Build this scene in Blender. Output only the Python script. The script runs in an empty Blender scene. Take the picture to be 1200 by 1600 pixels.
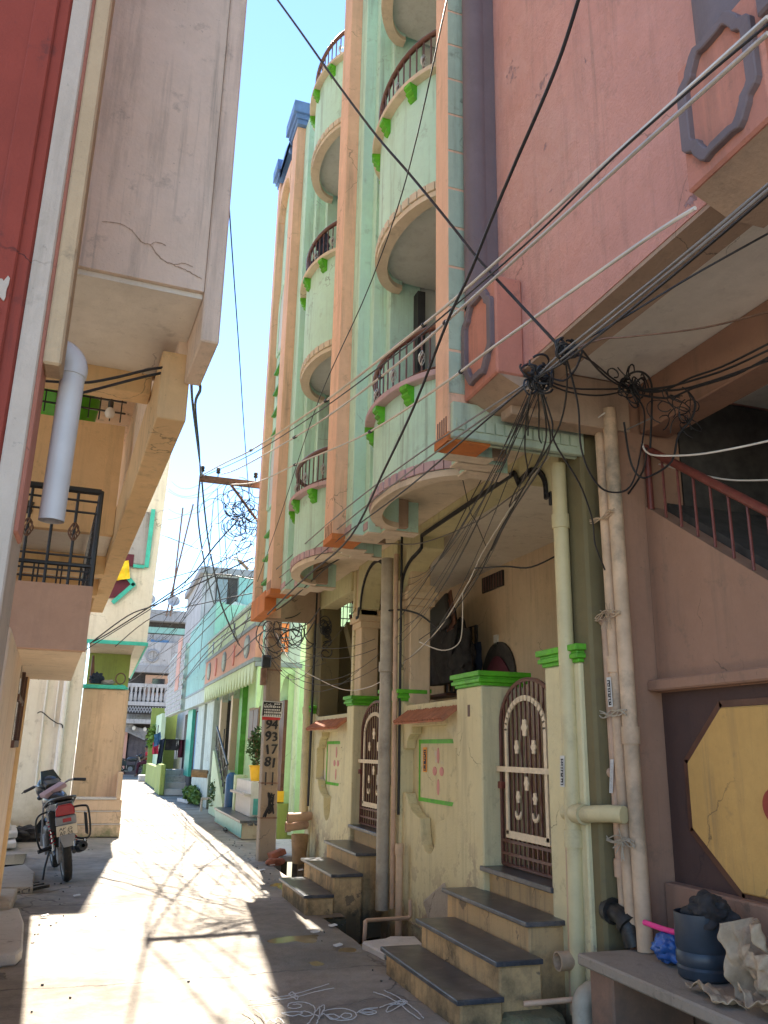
import bpy, bmesh, math, random
from mathutils import Vector as V, Matrix, noise as mnoise
S = bpy.context.scene
COL = S.collection
RN = random.Random(11)
rad = math.radians

# ---------------------------------------------------------------- camera
CX, CY, F = 600.0, 800.0, 1286.9          # photograph 1200 x 1600
def _d(p):
    return V((p[0]-CX, -(p[1]-CY), -F)).normalized()
_Y = _d((150, 1165)); _Z = _d((687, -3630)); _X = _Y.cross(_Z).normalized(); _Z = _X.cross(_Y).normalized()
ROT = Matrix((_X, _Y, _Z))                # world = ROT @ camera
EYE = V((0, 0, 1.5))
cam = bpy.data.cameras.new('camera'); cob = bpy.data.objects.new('camera', cam); COL.objects.link(cob)
cob.matrix_world = Matrix.Translation(EYE) @ ROT.to_4x4()
cam.sensor_fit = 'VERTICAL'; cam.sensor_height = 36.0; cam.lens = 36.0*F/1600.0
cam.clip_start = 0.05; cam.clip_end = 2000
S.camera = cob
# ---------------------------------------------------------------- sky, sun, exposure
SUN_AZ, SUN_EL = rad(6.5), rad(50.0)      # azimuth from +Y (down the lane) toward +X
w = bpy.data.worlds.new('World'); S.world = w; w.use_nodes = True
nt = w.node_tree; nt.nodes.clear()
sky = nt.nodes.new('ShaderNodeTexSky'); sky.sky_type = 'NISHITA'; sky.sun_disc = False
sky.sun_elevation = SUN_EL; sky.sun_rotation = SUN_AZ
sky.air_density = 1.0; sky.dust_density = 0.0; sky.ozone_density = 4.5; sky.altitude = 0
bg = nt.nodes.new('ShaderNodeBackground'); bg.inputs['Strength'].default_value = 0.08
wo = nt.nodes.new('ShaderNodeOutputWorld')
nt.links.new(sky.outputs[0], bg.inputs['Color']); nt.links.new(bg.outputs[0], wo.inputs[0])
sun = bpy.data.lights.new('sun', 'SUN'); sun.energy = 3.8; sun.angle = rad(0.6); sun.color = (1.0, 0.93, 0.82)
sob = bpy.data.objects.new('sun', sun); COL.objects.link(sob)
sd = V((math.sin(SUN_AZ)*math.cos(SUN_EL), math.cos(SUN_AZ)*math.cos(SUN_EL), math.sin(SUN_EL)))
sob.rotation_euler = sd.to_track_quat('Z', 'Y').to_euler(); sob.location = (0, 0, 30)
S.view_settings.view_transform = 'Standard'; S.view_settings.look = 'None'
S.view_settings.exposure = 2.38; S.view_settings.gamma = 1.0; S.view_settings.use_curve_mapping = False
S.cycles.max_bounces = 12; S.cycles.diffuse_bounces = 10; S.cycles.glossy_bounces = 3

# survey helpers: where the sight line through a photograph pixel meets a plane of the place
def ray(p): return ROT @ _d(p)
def onX(px, py, X): r = ray((px, py)); return EYE + r*((X-EYE.x)/r.x)
def onY(px, py, Y): r = ray((px, py)); return EYE + r*((Y-EYE.y)/r.y)
def onZ(px, py, Z): r = ray((px, py)); return EYE + r*((Z-EYE.z)/r.z)

# ---------------------------------------------------------------- mesh builder
class MB:
    def __init__(s): s.v = []; s.f = []
    def add(s, vs, fs):
        n = len(s.v); s.v += [V(p) for p in vs]; s.f += [[i+n for i in f] for f in fs]; return s
    def box(s, a, b):
        x0, x1 = sorted((a[0], b[0])); y0, y1 = sorted((a[1], b[1])); z0, z1 = sorted((a[2], b[2]))
        return s.add([(x0,y0,z0),(x1,y0,z0),(x1,y1,z0),(x0,y1,z0),(x0,y0,z1),(x1,y0,z1),(x1,y1,z1),(x0,y1,z1)],
                     [(0,3,2,1),(4,5,6,7),(0,1,5,4),(1,2,6,5),(2,3,7,6),(3,0,4,7)])
    def obox(s, c, ax, ay, az):
        c = V(c); ax = V(ax); ay = V(ay); az = V(az)
        P = [c+i*ax+j*ay+k*az for k in (-1,1) for (i,j) in ((-1,-1),(1,-1),(1,1),(-1,1))]
        return s.add(P, [(0,3,2,1),(4,5,6,7),(0,1,5,4),(1,2,6,5),(2,3,7,6),(3,0,4,7)])
    def prism(s, poly, axis, a, b):
        def q(p, t): return {'x': (t,p[0],p[1]), 'y': (p[0],t,p[1]), 'z': (p[0],p[1],t)}[axis]
        n = len(poly)
        return s.add([q(p,a) for p in poly]+[q(p,b) for p in poly],
                     [list(range(n))[::-1], list(range(n,2*n))]+[(i,(i+1)%n,n+(i+1)%n,n+i) for i in range(n)])
    def tube(s, pts, r, n=8, cap=True, closed=False):
        pts = [V(p) for p in pts]; m = len(pts)
        rs = r if isinstance(r, (list, tuple)) else [r]*m
        up = None; base = len(s.v); vs = []
        for i, p in enumerate(pts):
            if closed: t = pts[(i+1) % m]-pts[i-1]
            else: t = pts[min(i+1, m-1)]-pts[max(i-1, 0)]
            if t.length < 1e-9: t = V((0,0,1))
            t.normalize()
            if up is None:
                up = V((0,0,1)) if abs(t.z) < .9 else V((1,0,0))
            e1 = (up-t*up.dot(t)); e1.normalize(); e2 = t.cross(e1); up = e1
            vs += [p+rs[i]*(math.cos(2*math.pi*k/n)*e1+math.sin(2*math.pi*k/n)*e2) for k in range(n)]
        fs = [(i*n+k, i*n+(k+1)%n, (i+1)*n+(k+1)%n, (i+1)*n+k) for i in range(m-1) for k in range(n)]
        if closed: fs += [((m-1)*n+k, (m-1)*n+(k+1)%n, (k+1)%n, k) for k in range(n)]
        elif cap: fs += [list(range(n))[::-1], [(m-1)*n+k for k in range(n)]]
        return s.add(vs, fs)
    def lathe(s, prof, c=(0,0,0), n=20, ax=None, a0=0.0, a1=2*math.pi):
        c = V(c); vs = []; full = abs(a1-a0-2*math.pi) < 1e-6; k = n if full else n+1
        e = ax if ax else (V((1,0,0)), V((0,1,0)), V((0,0,1)))
        for r, z in prof:
            for i in range(k):
                a = a0+(a1-a0)*i/n
                vs.append(c+e[0]*(r*math.cos(a))+e[1]*(r*math.sin(a))+e[2]*z)
        fs = []
        for j in range(len(prof)-1):
            for i in range(n):
                i2 = (i+1) % k
                fs.append((j*k+i, j*k+i2, (j+1)*k+i2, (j+1)*k+i))
        return s.add(vs, fs)
    def ell(s, c, r, nu=14, nv=9, rot=None):
        c = V(c); vs = []; fs = []
        for j in range(nv+1):
            th = math.pi*j/nv
            for i in range(nu):
                ph = 2*math.pi*i/nu
                p = V((r[0]*math.sin(th)*math.cos(ph), r[1]*math.sin(th)*math.sin(ph), r[2]*math.cos(th)))
                vs.append(c+(rot @ p if rot else p))
        for j in range(nv):
            for i in range(nu): fs.append((j*nu+i, j*nu+(i+1)%nu, (j+1)*nu+(i+1)%nu, (j+1)*nu+i))
        return s.add(vs, fs)
    def ribbon(s, pts, w, normal, th=.003):
        nrm = V(normal); pts = [V(p) for p in pts]; m = len(pts); vs = []
        for i, p in enumerate(pts):
            t = pts[min(i+1,m-1)]-pts[max(i-1,0)]; t.normalize(); b = t.cross(nrm).normalized()
            vs += [p-b*w/2, p+b*w/2, p+b*w/2+nrm*th, p-b*w/2+nrm*th]
        fs = [(i*4+k, i*4+(k+1)%4, (i+1)*4+(k+1)%4, (i+1)*4+k) for i in range(m-1) for k in range(4)]
        fs += [(3,2,1,0), tuple((m-1)*4+k for k in range(4))]
        return s.add(vs, fs)

OFF = {}        # object name -> world offset of its coordinates
def mesh_of(name, mb, smooth=None):
    me = bpy.data.meshes.new(name); me.from_pydata([tuple(p) for p in mb.v], [], mb.f)
    bm = bmesh.new(); bm.from_mesh(me); bmesh.ops.remove_doubles(bm, verts=bm.verts, dist=1e-6)
    bmesh.ops.recalc_face_normals(bm, faces=bm.faces); bm.to_mesh(me); bm.free()
    if smooth:
        me.shade_smooth(); me.set_sharp_from_angle(angle=rad(smooth))
    return me
def tag(o, label=None, cat=None, group=None, kind=None):
    for k, v in (('label', label), ('category', cat), ('group', group), ('kind', kind)):
        if v: o[k] = v
    return o
def ob(name, mb, m, parent=None, label=None, cat=None, group=None, kind=None, bevel=0, smooth=None, local=False, seg=1):
    off = V((0,0,0))
    if parent is not None: off = OFF.get(parent.name, V((0,0,0)))
    elif not local:
        xs = [p.x for p in mb.v]; ys = [p.y for p in mb.v]; zs = [p.z for p in mb.v]
        off = V(((min(xs)+max(xs))/2, (min(ys)+max(ys))/2, min(zs)))
    if off.length: mb.v = [p-off for p in mb.v]
    o = bpy.data.objects.new(name, mesh_of(name, mb, smooth)); COL.objects.link(o)
    o.data.materials.append(m)
    if parent is not None: o.parent = parent; OFF[o.name] = off
    else: o.location = off; OFF[o.name] = off
    if bevel:
        b = o.modifiers.new('bevel', 'BEVEL'); b.width = bevel; b.segments = seg; b.limit_method = 'ANGLE'; b.angle_limit = rad(40)
    return tag(o, label, cat, group, kind)
def thing(name, label, cat, loc, group=None, kind=None, local=False, rot=None):
    o = bpy.data.objects.new(name, None); COL.objects.link(o); o.location = loc; o.empty_display_size = .1
    if rot: o.rotation_euler = rot
    OFF[o.name] = V((0,0,0)) if local else V(loc)
    return tag(o, label, cat, group, kind)
def inst(name, src, parent, mat4):
    "another copy of a piece, sharing its mesh"
    o = bpy.data.objects.new(name, src); COL.objects.link(o); o.parent = parent; o.matrix_local = mat4; return o
UNIT = None
def unit_box():
    return mesh_of('piece', MB().box((-.5,-.5,-.5), (.5,.5,.5)))
def arc(cx, cy, rx, ry, a0, a1, n=12):
    return [(cx+rx*math.cos(rad(a0+(a1-a0)*i/n)), cy+ry*math.sin(rad(a0+(a1-a0)*i/n))) for i in range(n+1)]
def crom(P, n=6):
    P = [tuple(p) for p in P]
    if len(P) < 3:
        return [tuple(P[0][k]+(P[1][k]-P[0][k])*t/n for k in range(len(P[0]))) for t in range(n+1)]
    Q = [P[0]]+P+[P[-1]]; out = []
    for i in range(1, len(Q)-2):
        for t in range(n):
            u = t/n
            out.append(tuple(.5*((2*Q[i][k])+(Q[i+1][k]-Q[i-1][k])*u+(2*Q[i-1][k]-5*Q[i][k]+4*Q[i+1][k]-Q[i+2][k])*u*u+(-Q[i-1][k]+3*Q[i][k]-3*Q[i+1][k]+Q[i+2][k])*u**3) for k in range(len(P[0]))))
    return out+[P[-1]]

def crack(parent, pts, w, m, nrm, seed=1):
    rr = random.Random(seed); q = crom(pts, 6); q = [V(p)+V((rr.uniform(-1,1),0,rr.uniform(-1,1)))*w*1.4 if i % 2 else V(p) for i, p in enumerate(q)]
    mb = MB()
    for a, b in zip(q, q[1:]): mb.ribbon([a, b], w*rr.uniform(.5,1.6), nrm, .0015)
    return ob('wall_crack', mb, M[m], parent)
# ---------------------------------------------------------------- materials
def srgb(r, g, b):
    f = lambda c: (c/255/12.92) if c <= 10 else ((c/255+.055)/1.055)**2.4
    return (f(r), f(g), f(b), 1)
class NT:
    def __init__(s, name):
        s.m = bpy.data.materials.new(name); s.m.use_nodes = True; s.t = s.m.node_tree; s.t.nodes.clear()
        s.o = s.n('ShaderNodeOutputMaterial'); s.b = s.n('ShaderNodeBsdfPrincipled'); s.l(s.b.outputs[0], s.o.inputs[0])
        s.pos = None
    def n(s, t, **k):
        x = s.t.nodes.new(t)
        for a, v in k.items(): setattr(x, a, v)
        return x
    def l(s, a, b): s.t.links.new(a, b)
    def P(s):
        if s.pos is None: s.pos = s.n('ShaderNodeNewGeometry').outputs['Position']
        return s.pos
    def noise(s, scale, detail=4, rough=.6, stretch=None, vec=None):
        v = vec or s.P()
        if stretch:
            mp = s.n('ShaderNodeMapping'); mp.inputs['Scale'].default_value = stretch; s.l(v, mp.inputs[0]); v = mp.outputs[0]
        x = s.n('ShaderNodeTexNoise'); x.inputs['Scale'].default_value = scale; x.inputs['Detail'].default_value = detail
        x.inputs['Roughness'].default_value = rough; s.l(v, x.inputs['Vector']); return x.outputs['Fac']
    def ramp(s, fac, a, b, lo=0.0, hi=1.0):
        x = s.n('ShaderNodeMapRange'); x.inputs['From Min'].default_value = a; x.inputs['From Max'].default_value = b
        x.inputs['To Min'].default_value = lo; x.inputs['To Max'].default_value = hi; s.l(fac, x.inputs[0]); return x.outputs[0]
    def mix(s, fac, c1, c2, mode='MIX'):
        x = s.n('ShaderNodeMixRGB', blend_type=mode)
        for i, c in ((0, fac), (1, c1), (2, c2)):
            if hasattr(c, 'is_linked') or hasattr(c, 'links'): s.l(c, x.inputs[i])
            else: x.inputs[i].default_value = c
        return x.outputs[0]
    def math(s, op, a, b):
        x = s.n('ShaderNodeMath', operation=op)
        for i, c in ((0, a), (1, b)):
            if hasattr(c, 'links'): s.l(c, x.inputs[i])
            else: x.inputs[i].default_value = c
        return x.outputs[0]
    def bump(s, h, st=.3, dist=.02):
        x = s.n('ShaderNodeBump'); x.inputs['Strength'].default_value = st; x.inputs['Distance'].default_value = dist
        s.l(h, x.inputs['Height']); s.l(x.outputs[0], s.b.inputs['Normal'])
def sc(c, k): return (c[0]*k, c[1]*k, c[2]*k, 1)
def plaster(name, col, var=.12, streak=.35, dirt=.4, bump=.25, rough=.85, peel=None, peel_amt=.62, damp=None, dampz=(0, .6), dirtcol=(.10,.085,.065,1), tint=None, blotch=None):
    k = NT(name)
    c = k.mix(k.ramp(k.noise(1.1, 6, .65), .35, .65), sc(col, 1-var), sc(col, 1+var))
    if tint: c = k.mix(k.ramp(k.noise(.55, 4, .6), .42, .62), c, tint)
    c = k.mix(k.ramp(k.noise(14, 6, .7), .3, .7, 0, .5), c, sc(col, .82))
    c = k.mix(k.ramp(k.noise(.42, 2, .5), .53, .545, 0, .35), c, sc(col, .86))
    c = k.mix(k.ramp(k.noise(2.7, 9, .75), .36, .62, .0, .30), c, sc((col[0],col[1]*.96,col[2]*.9), .72))
    f2 = k.noise(1, 8, .7, (7, 7, .55))
    c = k.mix(k.ramp(f2, .52, .76, 0, min(1, streak*1.35)), c, dirtcol)
    f3 = k.noise(1, 6, .7, (19, 19, .5), None)
    c = k.mix(k.math('MULTIPLY', k.ramp(f3, .56, .72, 0, min(.8, streak*1.3)), k.ramp(k.noise(.8, 3, .5), .45, .6)), c, sc(dirtcol, 1.4))
    d = k.noise(5.5, 10, .72)
    c = k.mix(k.ramp(d, .575, .69, 0, min(1, dirt*1.25)), c, dirtcol)
    vo = k.n('ShaderNodeTexVoronoi', feature='DISTANCE_TO_EDGE'); vo.inputs['Scale'].default_value = .9; wv_ = k.n('ShaderNodeVectorMath', operation='MULTIPLY_ADD'); wn_ = k.n('ShaderNodeTexNoise'); wn_.inputs['Scale'].default_value = 3; wn_.inputs['Detail'].default_value = 8; k.l(k.P(), wn_.inputs[0]); k.l(wn_.outputs['Color'], wv_.inputs[0]); wv_.inputs[1].default_value = (.5,.5,.5); k.l(k.P(), wv_.inputs[2]); k.l(wv_.outputs[0], vo.inputs['Vector'])
    ck = k.math('MULTIPLY', k.ramp(vo.outputs['Distance'], .0050, .0012), k.ramp(k.noise(.9, 2, .5), .54, .60))
    c = k.mix(k.math('MULTIPLY', ck, min(1, dirt*2.2)), c, sc(dirtcol, .5))
    sp = k.noise(34, 3, .6)
    c = k.mix(k.ramp(sp, .70, .74, 0, dirt), c, sc(dirtcol, .7))
    h = k.math('ADD', k.noise(60, 5, .6), k.math('ADD', k.math('MULTIPLY', k.noise(4, 6, .6), 3.0), k.math('MULTIPLY', k.noise(1.3, 3, .5), 5.0)))
    if peel:
        pm = k.ramp(k.noise(2.2, 12, .68), peel_amt, peel_amt+.015)
        c = k.mix(pm, c, peel); h = k.math('SUBTRACT', h, k.math('MULTIPLY', pm, .9))
    if damp:
        z = k.n('ShaderNodeSeparateXYZ'); k.l(k.P(), z.inputs[0])
        zz = k.math('ADD', z.outputs[2], k.ramp(k.noise(2.6, 8, .7), .3, .7, -.35, .35))
        c = k.mix(k.ramp(zz, dampz[1], dampz[0], 0, .85), c, damp)
        if blotch:
            c = k.mix(k.math('MULTIPLY', k.ramp(zz, dampz[1]+.5, dampz[0]+.1), k.ramp(k.noise(4.5, 12, .7), .53, .55)), c, blotch)
    k.l(c, k.b.inputs['Base Color']); k.b.inputs['Roughness'].default_value = rough
    k.bump(h, bump, .012)
    return k.m
def simple(name, col, rough=.6, metal=0, var=.1, scale=8, bump=0, dirt=0, dirtcol=(.09,.075,.06,1), spec=None):
    k = NT(name)
    c = k.mix(k.ramp(k.noise(scale, 5, .65), .35, .65), sc(col, 1-var), sc(col, 1+var))
    if dirt: c = k.mix(k.ramp(k.noise(scale*.6, 9, .72), .52, .68, 0, dirt), c, dirtcol)
    k.l(c, k.b.inputs['Base Color']); k.b.inputs['Roughness'].default_value = rough; k.b.inputs['Metallic'].default_value = metal
    if spec is not None: k.b.inputs['Specular IOR Level'].default_value = spec
    if bump: k.bump(k.noise(scale*6, 5, .6), bump, .01)
    return k.m
DK = (.045,.036,.028,1)
M = {}
M['mint'] = plaster('mint_plaster', (.58,.85,.73,1), .08, .42, .25, .2, tint=(.58,.84,.68,1))
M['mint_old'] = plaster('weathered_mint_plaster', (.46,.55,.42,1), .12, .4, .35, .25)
M['orange'] = plaster('orange_paint', (.85,.53,.36,1), .09, .35, .25, .15)
M['orange_deep'] = plaster('deep_orange_paint', (.62,.20,.05,1), .12, .35, .2, .15)
M['pinktrim'] = plaster('pink_trim_paint', (.58,.40,.42,1), .08, .2, .2, .15)
M['cream'] = plaster('cream_underside', (.72,.60,.46,1), .09, .2, .25, .2)
M['beam'] = plaster('brown_beam_plaster', (.44,.31,.22,1), .12, .3, .3, .25)
M['yellow'] = plaster('yellow_plaster', (.74,.66,.40,1), .08, .3, .3, .25, peel=(.60,.55,.44,1), peel_amt=.655, damp=(.11,.08,.05,1), dampz=(-.22,.30), tint=(.70,.60,.34,1), blotch=(.30,.22,.16,1))
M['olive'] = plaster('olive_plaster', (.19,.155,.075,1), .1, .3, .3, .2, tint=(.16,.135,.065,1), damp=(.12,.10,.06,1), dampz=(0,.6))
M['yellow2'] = plaster('yellow_beam_plaster', (.68,.62,.36,1), .08, .25, .2, .2)
M['greengate'] = M['yellow2']
M['tanwall'] = plaster('tan_interior_plaster', (.68,.52,.34,1), .07, .2, .2, .2)
M['ceil'] = plaster('whitewashed_ceiling', (.80,.75,.66,1), .06, .1, .2, .2)
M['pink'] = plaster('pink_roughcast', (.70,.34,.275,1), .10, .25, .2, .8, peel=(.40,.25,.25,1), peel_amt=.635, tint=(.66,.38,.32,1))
M['pinkbright'] = plaster('bright_pink_plaster', (.58,.24,.17,1), .1, .35, .35, .4)
M['purple'] = plaster('purple_grey_paint', (.185,.145,.155,1), .10, .2, .15, .25)
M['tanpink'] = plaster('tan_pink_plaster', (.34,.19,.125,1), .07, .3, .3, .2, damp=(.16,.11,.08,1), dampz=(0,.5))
M['brownpanel'] = plaster('dark_brown_paint', (.085,.045,.036,1), .12, .2, .2, .2, peel=(.42,.32,.25,1), peel_amt=.70, dirtcol=(.03,.02,.02,1))
M['ochre'] = plaster('ochre_paint', (.62,.36,.11,1), .08, .3, .25, .15, tint=(.56,.34,.11,1))
M['peach'] = plaster('peach_plaster', (.86,.71,.58,1), .08, .35, .3, .4, tint=(.82,.64,.50,1))
M['peachdark'] = plaster('orange_tan_plaster', (.80,.55,.29,1), .09, .25, .25, .2)
M['rose'] = plaster('rosy_brown_paint', (.62,.40,.295,1), .05, .15, .1, .12)
M['red'] = plaster('red_oxide_paint', (.33,.055,.032,1), .18, .75, .45, .2, tint=(.28,.05,.03,1), dirtcol=(.09,.03,.025,1))
M['whitestrip'] = plaster('dirty_white_lime', (.58,.48,.39,1), .09, .3, .2, .25)
M['tanstrip'] = plaster('tan_strip_plaster', (.56,.40,.24,1), .1, .35, .5, .3)
M['white'] = plaster('old_white_limewash', (.72,.68,.58,1), .08, .3, .3, .25, damp=(.30,.23,.15,1), dampz=(-.1,.9), tint=(.66,.63,.56,1))
M['teal'] = simple('teal_paint', (.04,.42,.34,1), .6, var=.15)
M['bench'] = plaster('peach_bench_plaster', (.62,.44,.30,1), .1, .4, .4, .3, damp=(.15,.16,.07,1), dampz=(-.05,.28))
M['greenhouse'] = plaster('light_green_plaster', (.55,.80,.44,1), .06, .2, .15, .15)
M['greenlight'] = plaster('pale_green_plaster', (.60,.74,.50,1), .06, .25, .2, .15)
M['greendeep'] = simple('deep_green_paint', (.09,.34,.045,1), .55, var=.2, dirt=.2)
M['greentrim'] = simple('bright_green_paint', (.10,.42,.014,1), .55, var=.2, scale=12, dirt=.3)
M['salmon'] = plaster('salmon_band_paint', (.66,.36,.28,1), .06, .2, .2, .15)
M['cyan'] = plaster('cyan_plaster', (.30,.56,.51,1), .09, .45, .35, .15)
M['cyanwhite'] = plaster('cyan_white_plaster', (.50,.60,.56,1), .1, .5, .45, .2, damp=(.30,.30,.24,1), dampz=(0,.9))
M['greyblue'] = simple('grey_blue_trim', (.22,.27,.28,1), .7, var=.15)
M['farwhite'] = plaster('far_white_plaster', (.46,.45,.45,1), .16, .8, .6, .2)
M['fargrey'] = plaster('far_grey_concrete', (.33,.33,.34,1), .15, .6, .5, .3)
M['blue'] = simple('blue_crown_paint', (.14,.25,.48,1), .6, var=.2, scale=3, dirt=.3)
M['iron_brown'] = simple('brown_painted_iron', (.13,.05,.035,1), .45, var=.2, scale=20, dirt=.3)
M['iron_red'] = simple('red_painted_iron', (.16,.04,.03,1), .45, var=.2, scale=20)
M['iron_black'] = simple('black_painted_iron', (.018,.018,.020,1), .4, var=.2, scale=20)
M['iron_tan'] = simple('cream_painted_iron', (.70,.56,.38,1), .5, var=.1, scale=20, dirt=.15)
M['silver'] = simple('silver_painted_iron', (.55,.53,.50,1), .35, .5, var=.1)
M['rust'] = simple('rusted_steel', (.22,.13,.09,1), .75, .2, var=.3, scale=15)
M['granite'] = simple('black_granite', (.055,.058,.068,1), .32, var=.3, scale=9, dirt=.55, dirtcol=(.22,.20,.18,1))
M['stepface'] = plaster('stained_step_plaster', (.62,.41,.20,1), .16, .6, .5, .35, peel=(.24,.17,.10,1), peel_amt=.63, damp=(.05,.046,.028,1), dampz=(-.12,.30))
M['dampdark'] = plaster('mossy_damp_concrete', (.075,.068,.048,1), .3, .4, .5, .5, tint=(.05,.062,.025,1))
M['void'] = simple('drain_water_and_hole_shade', (.012,.011,.010,1), .15, var=.2)  # near-black; also painted as shade in the lane slot and spout mouth
M['trimblack'] = simple('black_trim_paint', (.028,.03,.036,1), .6, var=.2)
M['tile'] = simple('terracotta_tile', (.40,.15,.075,1), .8, var=.2, scale=9, dirt=.35, bump=.2)
M['pvc_grey'] = simple('grey_pvc', (.60,.585,.57,1), .42, var=.06, scale=4, dirt=.12)
M['pvc_white'] = simple('white_pvc', (.70,.69,.66,1), .45, var=.06, dirt=.2)
M['pipe_cream'] = simple('cream_painted_pipe', (.56,.48,.27,1), .5, var=.09, scale=4, dirt=.35, bump=.08)
M['pipe_tan'] = simple('dusty_tan_pipe', (.56,.37,.25,1), .55, var=.2, scale=3, dirt=.35, dirtcol=(.17,.18,.13,1), bump=.08)
M['pipe_old'] = simple('weathered_pipe', (.54,.38,.25,1), .65, var=.25, scale=2.6, dirt=.75, dirtcol=(.13,.13,.10,1), bump=.25)
M['pipe_greyed'] = simple('greyed_pipe', (.40,.35,.27,1), .6, var=.15, scale=5, dirt=.5, dirtcol=(.16,.13,.10,1), bump=.2)
M['castiron'] = simple('tarred_cast_iron', (.03,.028,.026,1), .5, .3, var=.4, scale=20, dirt=.4, dirtcol=(.20,.17,.14,1))
M['cable'] = simple('black_cable_rubber', (.018,.018,.020,1), .55, var=.1)
M['cable_white'] = simple('weathered_white_cable', (.62,.57,.50,1), .6, var=.12, scale=3)
M['cable_grey'] = simple('grey_cable', (.20,.19,.18,1), .6, var=.12)
M['wood'] = simple('dark_brown_wood', (.11,.045,.025,1), .55, var=.25, scale=6)
M['woodlight'] = simple('weathered_wood', (.28,.17,.08,1), .7, var=.25, scale=8)
M['glass_dark'] = simple('dark_window_glass', (.02,.022,.026,1), .08, var=.1)
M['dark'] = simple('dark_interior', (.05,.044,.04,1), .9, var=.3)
M['shade_grey'] = plaster('grey_recess_plaster', (.66,.68,.66,1), .08, .2, .1, .15)
M['polecon'] = plaster('grimy_pole_concrete', (.36,.295,.225,1), .13, .5, .45, .4, tint=(.30,.21,.14,1))
M['stone'] = plaster('grey_stone_slab', (.58,.54,.50,1), .12, .2, .5, .5)
M['stonetan'] = plaster('dusty_stone_slab', (.45,.38,.30,1), .12, .2, .5, .5)
M['benchstone'] = plaster('grimy_bench_slab', (.36,.29,.22,1), .2, .3, .65, .5, tint=(.28,.24,.20,1))
M['brick'] = simple('broken_red_brick', (.36,.13,.075,1), .9, var=.2, scale=12, bump=.5, dirt=.3)
M['moss'] = plaster('mossy_rubble', (.24,.22,.15,1), .3, .2, .5, 1.0, tint=(.15,.17,.06,1))
M['chalk'] = simple('white_chalk_powder', (.60,.59,.57,1), .95, var=.12, scale=40)
M['rubber'] = simple('tyre_rubber', (.022,.021,.020,1), .8, var=.2, scale=20, dirt=.4, dirtcol=(.13,.11,.09,1))
M['blackplastic'] = simple('black_plastic', (.02,.02,.021,1), .4, var=.2, scale=15, dirt=.25, dirtcol=(.12,.11,.10,1))
M['bikepaint'] = simple('dark_grey_bike_paint', (.05,.055,.06,1), .25, .1, var=.15)
M['chrome'] = simple('chromed_steel', (.55,.54,.53,1), .22, 1.0, var=.1)
M['redlens'] = simple('red_lens', (.38,.012,.02,1), .2, var=.15)
M['plate'] = simple('number_plate_cream', (.68,.60,.46,1), .5, var=.06, dirt=.15)
M['ink'] = simple('black_ink', (.02,.02,.022,1), .7, var=.1)
M['greyplastic'] = simple('grey_mudguard_plastic', (.27,.27,.28,1), .5, var=.1)
M['seat'] = simple('black_vinyl', (.03,.028,.028,1), .5, var=.2)
M['skin'] = simple('brown_skin', (.22,.11,.065,1), .6, var=.08)
M['shirt'] = simple('red_cotton', (.55,.035,.045,1), .9, var=.1)
M['maroon'] = simple('maroon_cotton', (.10,.02,.035,1), .9, var=.15)
M['hair'] = simple('black_hair', (.012,.01,.009,1), .6, var=.2)
M['bluecloth'] = simple('blue_cloth', (.05,.12,.26,1), .9, var=.25, scale=14)
M['navycloth'] = simple('navy_cloth', (.018,.028,.055,1), .9, var=.25, scale=14)
M['blackcloth'] = simple('black_cloth', (.030,.027,.027,1), .9, var=.3, scale=14)
M['lightcloth'] = simple('pale_cloth', (.58,.56,.54,1), .9, var=.1, scale=10)
M['redcloth'] = simple('crimson_cloth', (.45,.03,.07,1), .9, var=.1, scale=10)
M['yellowcloth'] = simple('yellow_cloth', (.80,.58,.03,1), .9, var=.1, scale=10)
M['bluebag'] = simple('blue_polythene', (.025,.10,.34,1), .35, var=.35, scale=12)
M['pinkplastic'] = simple('bright_pink_plastic', (.85,.05,.25,1), .35, var=.05)
M['bucket'] = simple('blue_black_plastic', (.028,.042,.060,1), .38, var=.25, scale=6, dirt=.25, dirtcol=(.12,.12,.12,1))
M['sack'] = simple('dirty_woven_sack', (.43,.32,.21,1), .9, var=.22, scale=9, dirt=.65, dirtcol=(.19,.11,.08,1), bump=.3)
M['blueplastic'] = simple('blue_drum_plastic', (.035,.13,.34,1), .4, var=.12, dirt=.2)
M['yellowplastic'] = simple('yellow_bucket_plastic', (.80,.46,.02,1), .4, var=.08)
M['leaf'] = simple('dark_leaf', (.05,.105,.03,1), .55, var=.35, scale=9)
M['leaf2'] = simple('bright_leaf', (.16,.26,.03,1), .55, var=.35, scale=9)
M['grass'] = simple('weed_green', (.10,.19,.035,1), .7, var=.35, scale=6)
M['limegreen'] = simple('lime_green_plastic', (.10,.50,.015,1), .35, var=.08)
M['limewall'] = plaster('lime_wall_paint', (.30,.37,.09,1), .1, .3, .2, .15)
M['poster_white'] = simple('poster_paper', (.62,.61,.58,1), .8, var=.06, scale=12)
M['poster_orange'] = simple('orange_poster_paper', (.78,.33,.06,1), .8, var=.08)
M['red_paper'] = simple('red_paper', (.50,.04,.04,1), .8, var=.1)
M['flowerpink'] = simple('pink_painted_flower', (.62,.28,.25,1), .85, var=.1)
M['gatemetal'] = simple('purple_grey_sheet_metal', (.10,.085,.095,1), .55, .2, var=.2, scale=3)
M['bluedoor'] = simple('blue_door_paint', (.06,.17,.33,1), .55, var=.15)
M['tealdoor'] = simple('teal_door_paint', (.05,.38,.27,1), .5, var=.15)
M['browntile'] = simple('brown_step_tile', (.16,.085,.055,1), .4, var=.15)
M['tealtile'] = simple('teal_tile', (.08,.36,.35,1), .35, var=.12)
M['orangepanel'] = simple('orange_grille_panel', (.80,.24,.07,1), .6, var=.08)
M['metalsheet'] = simple('galvanised_sheet', (.55,.55,.54,1), .5, .3, var=.12)
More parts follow.
